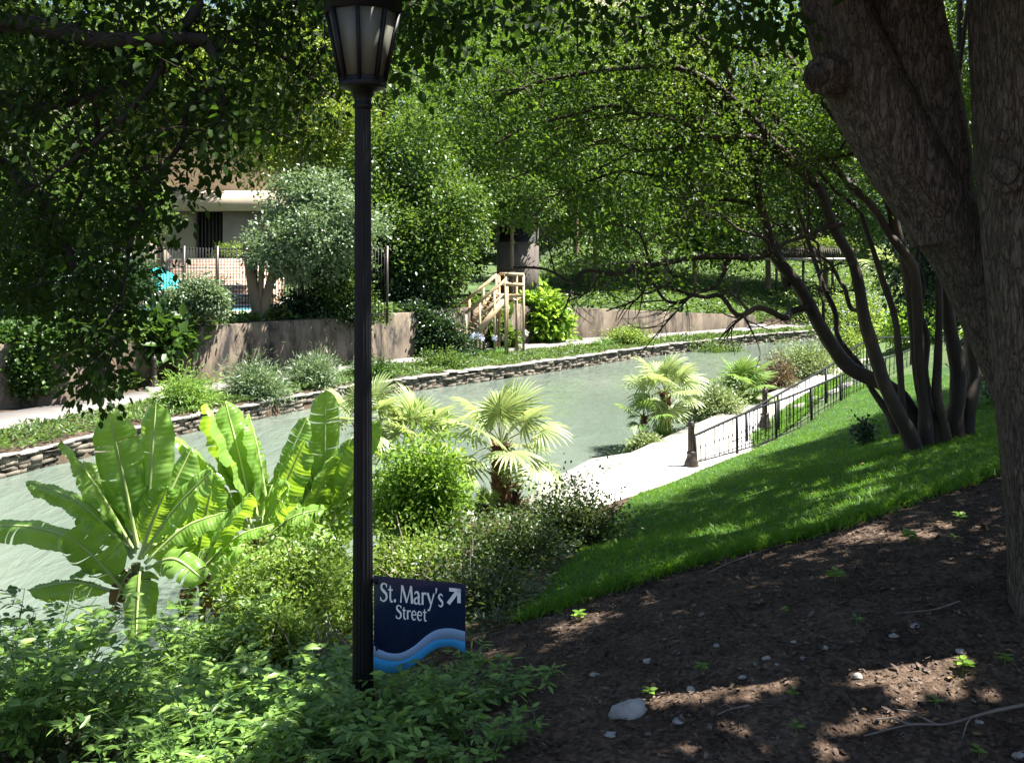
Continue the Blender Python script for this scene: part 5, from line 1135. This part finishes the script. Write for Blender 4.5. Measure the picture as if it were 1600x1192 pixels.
# far bank shrubs
FS = [
 ('dark narrow leaved shrub beside the far black bollard', 305, 640, 27.4, .95, .8, 1.0, 420, .16, .03, 'lf_fore'),
 ('pale bamboo like shrub on the far bank in the middle of three', 398, 628, 29.0, 1.15, .9, 1.1, 520, .17, .03, 'lf_silver'),
 ('feathery light shrub on the far bank next to the lamp post', 490, 618, 31.5, .95, .8, 1.15, 460, .17, .03, 'lf_silver'),
 ('dark low shrub on the far bank behind the lamp post', 575, 605, 33.5, .9, .7, .6, 300, .12, .05, 'lf_ivy'),
 ('golden shrub on the far bank by the low brown wall', 980, 545, 48.8, 1.25, .9, .95, 420, .12, .05, 'lf_yel'),
 ('broad green shrub on the far bank at the end of the low brown wall', 1112, 535, 50.5, 1.75, 1.2, 1.35, 700, .12, .06, 'lf_cover'),
 ('low green shrub on the far bank at the river bend', 1235, 525, 55, 1.7, 1.2, .9, 400, .12, .06, 'lf_cover'),
 ('leafy plant low at the left end of the far path', 690, 570, 39.6, 1.1, .8, .7, 320, .12, .05, 'lf_cover'),
 ('vine covered mound against the dark recess left of the stairs', 640, 540, 44.0, 1.4, .9, 1.3, 500, .13, .07, 'lf_dark'),
 ('dark shrub filling the recess beside the foot of the stairs', 664, 520, 47.6, 1.0, .9, 1.8, 500, .13, .07, 'lf_dark'),
]
for lab, px, py, Y, rx, ry, rz, nc, L_, W_, mt in FS:
    x = at(px, py, Y)[0]
    if Y < 42:
        for _ in range(6): x = at(px, py, Y)[0]; Y = float(Yfar(x)) + (1.5 if px < 600 else 2.2)
    shrub('shrub', lab, 'shrub', (x, Y, hz(x, Y) - .05), (rx, ry, rz), nc, 13, L_, W_, M[mt], .15, 16, T6)
# shrubs on top of / over the wall
def wtop(px, Yo): 
    x = at(px, 500, 38)[0]; y = float(Ywall(x)) + Yo; return np.array([x, y, 2.35])
shrub('climbing_shrub', 'bright flowering vine spilling over the retaining wall below the fence', 'shrub', wtop(350, .3), (1.05, .6, .85), 480, 13, .12, .07, M['lf_silver'], .14, 14, kind='ball', lean=(0, -.15))
shrub('philodendron', 'broad leaved dark plant hanging over the alcove behind the far bollard', 'shrub', (at(245, 540, 34)[0], 34.2, 1.5), (1.1, .9, 1.3), 200, 8, .42, .26, M['lf_ivy'], .2, 14)
shrub('hedge_shrub', 'dark hedge along the top of the streaked retaining wall', 'hedge', wtop(480, 1.2), (2.9, .8, 1.2), 700, 13, .13, .07, M['lf_dark'], .18, 14)
shrub('shrub', 'ferny green shrub between the alcove and the iron fence', 'shrub', wtop(265, 1.0), (1.5, .8, .7), 420, 13, .14, .07, M['lf_far'], .16, 12)
shrub('ivy', 'ivy curtain hanging down the retaining wall at the far left', 'ivy', (at(30, 560, 29)[0], float(Ywall(at(30, 560, 29)[0])) - .05, .9), (1.0, .25, 1.7), 420, 12, .12, .1, M['lf_ivy'], .12, 10)
shrub('ivy', 'ivy growing along the top of the left retaining wall', 'ivy', (at(60, 540, 30)[0], float(Ywall(at(60, 540, 30)[0])) + .2, 2.3), (2.4, .5, .5), 520, 12, .12, .1, M['lf_ivy'], .14, 10)
xi = at(668, 500, 43)[0]
shrub('ivy', 'dark ivy mass covering the wall between the lamp post and the stairs', 'ivy', (xi, float(Ywall(xi)) - .15, .5), (2.0, .55, 2.1), 900, 13, .14, .09, M['lf_dark'], .16, 12)
xi = at(560, 500, 40)[0]
shrub('hanging_shrub', 'leafy plant trailing over the wall top behind the lamp post', 'shrub', (xi, float(Ywall(xi)) + .1, 2.3), (1.1, .5, .6), 320, 12, .13, .08, M['lf_far'], .15, 10)
shrub('hydrangea_bush', 'large leaved bright bush under the right side of the stair landing', 'shrub', (at(848, 520, 49.2)[0], 49.2, .6), (1.35, .9, 2.5), 420, 9, .34, .22, M['lf_shrub'], .2, 14)
hb = shrub('hydrangea_bush', 'big leaved plant with white flower heads below the stairs', 'shrub', (at(772, 535, 46.6)[0], 46.6, .55), (1.2, .6, 1.1), 240, 9, .28, .18, M['lf_far'], .18, 12)
for px, py in [(787, 528), (821, 521), (760, 540)]:
    c = at(px, py, 45.9); mb = MB(); foliage(mb, [c], 110, .05, .085, .07, T4, .5); mb.build('flower_head', M['petal'], hb)
def straps(label, c, r, n, L, mat, name='agapanthus', flowers=0):
    c = np.array(c, float); t = thing(name, label, 'plant', c); mb = MB()
    for k in range(n):
        a = rng.uniform(0, 2 * PI); o = np.array([math.cos(a), math.sin(a), 0]); b0 = c + o * r * rng.uniform(0, .7) + [0, 0, -.03]; l = L * rng.uniform(.6, 1.15); s = np.array([-o[1], o[0], 0]); pts = []
        for f, w in ((0, .6), (.35, 1), (.7, .8), (1, .1)):
            p = b0 + o * l * .75 * f + np.array([0, 0, l * (1.15 * f - .75 * f * f)]); pts.append([p - s * .018 * w, p + s * .018 * w])
        mb.grid(np.array(pts))
    mb.build('foliage', mat, t)
    for k in range(flowers):
        q = c + np.array([*rng.normal(0, r * .5, 2), 0]); h = rng.uniform(.75, 1.0)
        MB().tube([q, q + [0, 0, h]], [.012, .009], 5).build('stem', M['greenstem'], t); m2 = MB(); foliage(m2, [q + [0, 0, h]], 60, .04, .075, .055, T4, .5); m2.build('flower_head', M['bluepetal'], t)
for k, (lab, px, Y, n, fl) in enumerate([('agapanthus clump with pale blue flower heads in front of the stairs', 742, 43.6, 130, 4), ('strap leaved clump right of the flowering agapanthus', 775, 44.2, 110, 1), ('strap leaved plant at the left of the golden shrub', 945, 48.2, 120, 0), ('strap leaved clump left of the agapanthus', 712, 42.0, 90, 0)]):
    x = at(px, 550, Y)[0]; straps(lab, (x, Y, hz(x, Y)), .55, n, .85, M['lf_strap'], flowers=fl)
# ground cover on the far bed between stone edging and path
n = 46000; x = rng.uniform(-20, 24, n); y = Yfar(x) + .35 + rng.uniform(0, 1, n) * np.maximum(.2, Ypn(x) - Yfar(x) - .45)
hh = (.05 + .22 * np.abs(np.sin(x * 1.7) * np.sin(y * 1.3 + x))) * np.clip((Ypn(x) - y) / 1.2, .15, 1)
P = np.c_[x, y, hgt(x, y) + rng.uniform(0, 1, n) * hh + .03]; mb = MB(); leaves(mb, P, unit(np.c_[rng.normal(size=(n, 2)), rng.uniform(.0, 1.0, n)]), rng.normal(0, .5, (n, 3)) + [0, 0, 1.], rng.uniform(.10, .2, n), rng.uniform(.035, .07, n))
tag(tag(mb.build('bank_planting', M['lf_cover']), kind='stuff'), 'low ground cover between the far stone edging and the far path', 'ground cover')
# leafy cover on the terrace / hillside
n = 52000; x = np.r_[rng.uniform(1, 40, 40000), rng.uniform(-26, 2, 12000)]; y = Ywall(x) + .5 + np.r_[rng.uniform(0, 1, 40000) ** 1.3 * 34, rng.uniform(0, 1, 12000) * 5]
hh = .12 + .4 * np.abs(np.sin(x * .9) * np.sin(y * .7 + x))
P = np.c_[x, y, hgt(x, y) + rng.uniform(0, 1, n) * hh + .02]; mb = MB(); leaves(mb, P, unit(np.c_[rng.normal(size=(n, 2)), rng.uniform(-.2, .8, n)]), rng.normal(0, .5, (n, 3)) + [0, 0, 1.], rng.uniform(.16, .34, n), rng.uniform(.09, .18, n))
tag(tag(mb.build('hillside_cover', M['lf_cover']), kind='stuff'), 'leafy ground cover on the hillside above the low brown wall', 'ground cover')
# near bank ground cover under the shrubs
NB = [(-6.5, 9.2), (-4.4, 10.9), (-2.4, 13.5), (-.9, 17.4), (.6, 18.3), (1.0, 13), (.2, 8.5), (-1.0, 7.2), (-1.1, 5.2), (-6, 5.0)]
p = sample_poly(NB, 16000); n = len(p); P = np.c_[p, hgt(p[:, 0], p[:, 1]) + rng.uniform(.01, .16, n)]
mb = MB(); leaves(mb, P, unit(np.c_[rng.normal(size=(n, 2)), rng.uniform(-.1, .7, n)]), rng.normal(0, .45, (n, 3)) + [0, 0, 1.], rng.uniform(.04, .09, n), rng.uniform(.022, .045, n))
tag(tag(mb.build('undergrowth', M['lf_loose']), kind='stuff'), 'low leafy undergrowth between the shrubs on the near bank', 'ground cover')

# ------------------------------------------------------------------ iron fence on the far terrace
FY = 39.2
fx0, fx1 = at(95, 480, FY)[0], at(610, 480, FY)[0]
fn = thing('iron_fence', 'tall dark iron picket fence on top of the far retaining wall', 'fence', ((fx0 + fx1) / 2, FY, 2.4))
zt, zb = at(300, 387, FY)[2], 2.45
mb = MB(); x = fx0
while x < fx1: mb.bar((x, FY, zb), (x, FY, zt), .022); x += .118
mb.build('pickets', M['iron'], fn)
for z in (zb + .12, zt - .06): MB().bar((fx0, FY + .03, z), (fx1, FY + .03, z), .035, .05).build('rail', M['iron'], fn)
for px in (120, 204, 288, 340, 400, 470, 540, 605): x = at(px, 440, FY)[0]; MB().bar((x, FY - .03, zb - .2), (x, FY - .03, zt + .06), .10).build('post', M['bronze'], fn)
# pool terrace behind the fence
tz = 2.46
PY = 45
pt = slab(np.array([(at(120, 0, PY)[0], 41.5), (at(440, 0, PY)[0], 41.5), (at(460, 0, 56)[0], 56), (at(60, 0, 56)[0], 56)]), 1.6, tz).build('pool_terrace', M['concrete']); tag(pt, kind='structure')
pw_ = slab(np.array([(at(190, 0, 44)[0], 43.6), (at(395, 0, 44)[0], 43.6), (at(395, 0, 47)[0], 47.2), (at(190, 0, 47)[0], 47.2)]), 2.3, tz + .004).build('pool_water', M['poolwater']); tag(pw_, kind='structure')
um = thing('parasol', 'turquoise pool parasol behind the iron fence', 'parasol', (at(243, 460, 43)[0], 43, tz))
uc = np.array([at(243, 460, 43)[0], 43, at(243, 420, 43)[2]])
MB().lathe(uc, [(1.05, -.85), (1.0, -.55), (.72, -.22), (.3, -.03), (.02, .05)], 10).build('canopy', M['teal'], um); MB().tube([(uc[0], 43, tz), uc + [0, 0, .05]], .03, 8).build('pole', M['iron'], um)
bs = thing('brick_terrace', 'stepped brick terrace walls beyond the pool', 'terrace', (at(345, 440, 50)[0], 50, tz))
for k in range(5):
    y = 48.6 + k * 1.1; h = tz + .42 * (k + 1); MB().box((at(275 - 3 * k, 0, y)[0], y, tz - .1), (at(425 + 3 * k, 0, y)[0], y + 1.1, h)).build('step_wall', M['brick'], bs)
    MB().box((at(272 - 3 * k, 0, y)[0], y - .05, h), (at(428 + 3 * k, 0, y)[0], y + .5, h + .06)).build('coping', M['concrete'], bs)
hd = thing('hedge', 'small clipped hedge at the top of the brick terrace', 'hedge', (at(360, 390, 55)[0], 55, 4.6))
mb = MB(); foliage(mb, np.c_[rng.uniform(at(335, 0, 55)[0], at(420, 0, 55)[0], 260), rng.uniform(54.6, 55.4, 260), rng.uniform(4.7, 5.3, 260)], 12, .12, .1, .06, T4); mb.build('foliage', M['lf_yel'], hd)
mb = MB(); mb.box((at(337, 0, 55)[0], 54.8, 4.4), (at(418, 0, 55)[0], 55.2, 5.0)); mb.build('branches', M['twig'], hd)

# beige building
BY = 60
bx = lambda px: at(px, 0, BY)[0]
bz = lambda py: at(800, py, BY)[2]
bd = thing('building', 'beige stucco building with wide eave and dark slatted opening behind the pool', 'building', (bx(300), BY, 2.6))
W0, W1, O0, O1 = bx(-60), bx(420), bx(302), bx(348)
MB().box((W0, BY, 2), (O0, BY + 8, bz(330))).box((O1, BY, 2), (W1, BY + 8, bz(330))).box((O0, BY + 1.2, 2), (O1, BY + 8, bz(330))).build('wall', M['stucco'], bd)
MB().box((W0 - .6, BY - 1.2, bz(330) + .003), (W1 + .6, BY + 9, bz(300))).build('eave', M['stucco'], bd)
MB().box((W0, BY + .5, bz(300) + .003), (W1, BY + 8, bz(120))).build('upper_wall', M['stucco'], bd)
sl = MB(); x = O0 + .1
while x < O1: sl.box((x, BY + .5, 2.2), (x + .07, BY + .62, bz(332))); x += .22
sl.build('slats', M['slat'], bd)
MB().box((O0, BY + 1.0, 2), (O1, BY + 1.19, bz(330) - .01)).build('opening', M['dark'], bd)  # dark sheet put in for the shade inside the opening
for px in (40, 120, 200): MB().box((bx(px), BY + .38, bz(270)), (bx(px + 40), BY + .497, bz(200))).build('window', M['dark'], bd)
# pale office tower glimpsed through the leaves at the top
tw_ = thing('tower_block', 'pale tower block glimpsed through the leaves at the top of the view', 'building', (2, 150, 4))
MB().box((-8, 150, 2), (30, 170, 56)).build('wall', M['stucco'], tw_)
wn = MB()
for i in range(9):
    for j in range(14): wn.box((-6 + i * 4, 149.9, 8 + j * 3.4), (-3.6 + i * 4, 149.997, 10 + j * 3.4))
wn.build('windows', M['dark'], tw_)

# ------------------------------------------------------------------ wooden stairs on the far bank
SY = 44.3
def q3(px, py, dy=0): return at(px, py, SY + dy)
ws = thing('wooden_stairs', 'new pine stairs with railings climbing from the far path to a landing', 'stairs', q3(735, 533))
w = np.array([-.5, .95, .12])
b0, t0 = q3(724, 548), q3(791, 463)
for s in (0, 1): MB().bar(b0 + w * s, t0 + w * s, .06, .28).build('stringer', M['wood'], ws)
for k in range(13):
    f = (k + .5) / 13; p = b0 * (1 - f) + t0 * f + np.array([0, 0, .1]); d = unit((t0 - b0) * [1, 1, 0]); MB().bar(p + w * .03, p + w * .97, .27, .04).build('tread', M['wood'], ws)
hr0, hr1 = q3(727, 490), q3(794, 434)
for s in (0, 1):
    o = w * s; MB().bar(hr0 + o, hr1 + o, .10, .14).build('handrail', M['wood'], ws); MB().bar(hr0 + o + [.1, 0, -.62], hr1 + o + [0, 0, -.55], .05, .12).build('mid_rail', M['wood'], ws)
    for f in (.02, .34, .68, .98):
        tp_ = hr0 * (1 - f) + hr1 * f + o; MB().bar((tp_[0], tp_[1] + .06, .45), tp_, .10).build('post', M['wood'], ws)
l0, l1 = q3(790, 461), q3(818, 463)
lw = np.array([-.3, 1.2, 0])
mb = MB(); c4 = [l0, l1, l1 + lw, l0 + lw]; zl = l0[2]
mb.add([(*p[:2], zl) for p in c4] + [(*p[:2], zl - .22) for p in c4], [[[3, 2, 1, 0][::-1], [4, 5, 6, 7][::-1], [0, 1, 5, 4], [1, 2, 6, 5], [2, 3, 7, 6], [3, 0, 4, 7]]]); mb.build('landing', M['wood'], ws)
for p in (l0, l1, l1 + lw, l0 + lw): MB().bar((p[0], p[1], .4), (p[0], p[1], zl + .9), .11).build('post', M['wood'], ws)
for p, q in ((l0, l1), (l1, l1 + lw), (l1 + lw, l0 + lw)):
    for dz in (.45, .9): MB().bar(np.array([p[0], p[1] - .06, zl + dz]), np.array([q[0], q[1] - .06, zl + dz]), .06, .13).build('landing_rail', M['wood'], ws)
# grey hut behind
HY = 49.5
hx = lambda px: at(px, 0, HY)[0]
hzz = lambda py: at(800, py, HY)[2]
hut = thing('hut', 'grey boarded hut with dark open top behind the stair landing', 'hut', (hx(808), HY, 2.2))
x0, x1 = hx(776), hx(842); zA, zB, zC = hzz(445), hzz(380), hzz(340)
MB().box((x0, HY, 1.9), (x1, HY + .08, zB)).box((x0, HY + .083, 1.9), (x0 + .08, HY + 2, zB)).box((x1 - .08, HY + .083, 1.9), (x1, HY + 2, zB)).build('wall', M['greywood'], hut)
MB().box((x0 + .083, HY + 1.9, 1.9), (x1 - .083, HY + 1.99, zC)).build('back_wall', M['dark'], hut)  # blackened to stand in for the shade inside the hut
for x in (x0 + .06, x1 - .06):
    for y in (HY + .2, HY + 1.8): MB().bar((x, y, 2), (x, y, zC), .1).build('post', M['greywood'], hut)
MB().box((x0 - .3, HY - .4, zC + .003), (x1 + .3, HY + 2.4, zC + .16)).build('roof', M['greywood'], hut)
MB().bar((x0 - .03, HY - .02, zB + .03), (x1 + .03, HY - .02, zB + .03), .10, .05).build('cap_rail', M['greywood'], hut)

# far deck with hedge
DY = 71
dx = lambda px: at(px, 0, DY)[0]
dz_ = lambda py: at(800, py, DY)[2]
dk = thing('footbridge', 'raised slatted walkway on thin posts at the far right, below the hedge', 'walkway', (dx(1260), DY, dz_(447)))
MB().box((dx(1190), DY, dz_(407)), (dx(1340), DY + 2.4, dz_(403))).build('deck', M['concrete'], dk)
sl = MB(); x = dx(1190)
while x < dx(1340): sl.box((x, DY - .05, dz_(402.6)), (x + .11, DY + .0, dz_(388))); x += .16
sl.build('slat_panel', M['slat'], dk)
for px in (1215, 1257, 1303, 1335): MB().bar((dx(px), DY + .3, dz_(460)), (dx(px), DY + .3, dz_(407) - .003), .16).build('post', M['slat'], dk)
hd = thing('hedge', 'bright clipped hedge behind the raised walkway at the far right', 'hedge', (dx(1265), DY + 1.2, dz_(400)))
mb = MB(); foliage(mb, np.c_[rng.uniform(dx(1190), dx(1345), 900), rng.uniform(DY + .5, DY + 2.2, 900), rng.uniform(dz_(398), dz_(375), 900)], 12, .15, .15, .09, T4); mb.build('foliage', M['lf_yel'], hd)
MB().box((dx(1192), DY + .8, dz_(403) + .003), (dx(1343), DY + 1.9, dz_(384))).build('branches', M['twig'], hd)
# palm far right behind the myrtle
palm_at('arching palm seen between the myrtle stems at the right', 1395, 425, 52, nf=18, R=1.25, pet=.9, mat=M['lf_palm'], r=.2, group='palms beyond the railings')
palm_at('palm with brown shaggy trunk hidden behind the dark stems', 1452, 470, 40, nf=14, R=.9, pet=.7, mat=M['lf_palmg'], r=.22, group='palms beyond the railings')
# step stone of far bank seat
q = onz(1205, 520, .6)
tag(MB().box((q[0] - .5, q[1] + 3, .3), (q[0] + .5, q[1] + 3.4, .8)).build('stone_bench', M['concrete']), 'small pale stone bench on the far bank at the river bend', 'bench')

# ------------------------------------------------------------------ light, camera
w_ = bpy.data.worlds.new('World'); SC.world = w_; w_.use_nodes = True; nt = w_.node_tree
bg = nt.nodes['Background']; sky = nt.nodes.new('ShaderNodeTexSky'); sky.sky_type = 'NISHITA'; sky.sun_disc = False
sky.sun_elevation = SUN_EL; sky.sun_rotation = SUN_AZ; nt.links.new(sky.outputs[0], bg.inputs[0]); bg.inputs[1].default_value = .05
sl = bpy.data.lights.new('sun', 'SUN'); sl.energy = 5.0; sl.angle = math.radians(.53); sl.color = (1, .955, .88)
so = bpy.data.objects.new('sun', sl); COL.objects.link(so); so.rotation_euler = Vector(SUN).to_track_quat('Z', 'Y').to_euler()
cam = bpy.data.cameras.new('camera'); cam.sensor_width = 36; cam.lens = F / 1600 * 36; cam.clip_end = 1000; cam.clip_start = .05
co = bpy.data.objects.new('camera', cam); COL.objects.link(co); co.location = (0, 0, H); co.rotation_euler = (PI / 2, 0, 0); cam.shift_y = -(596 - HZ) / 1600; SC.camera = co
SC.view_settings.view_transform = 'Standard'; SC.view_settings.look = 'None'; SC.view_settings.gamma = 1; SC.view_settings.exposure = 2.15
cy = SC.cycles; cy.max_bounces = 7; cy.diffuse_bounces = 1; cy.glossy_bounces = 2; cy.transmission_bounces = 4; cy.caustics_reflective = False; cy.caustics_refractive = False
cy.sample_clamp_indirect = 6; cy.use_denoising = True
try: cy.denoiser = 'OPENIMAGEDENOISE'; cy.denoising_input_passes = 'RGB_ALBEDO_NORMAL'
except Exception: pass
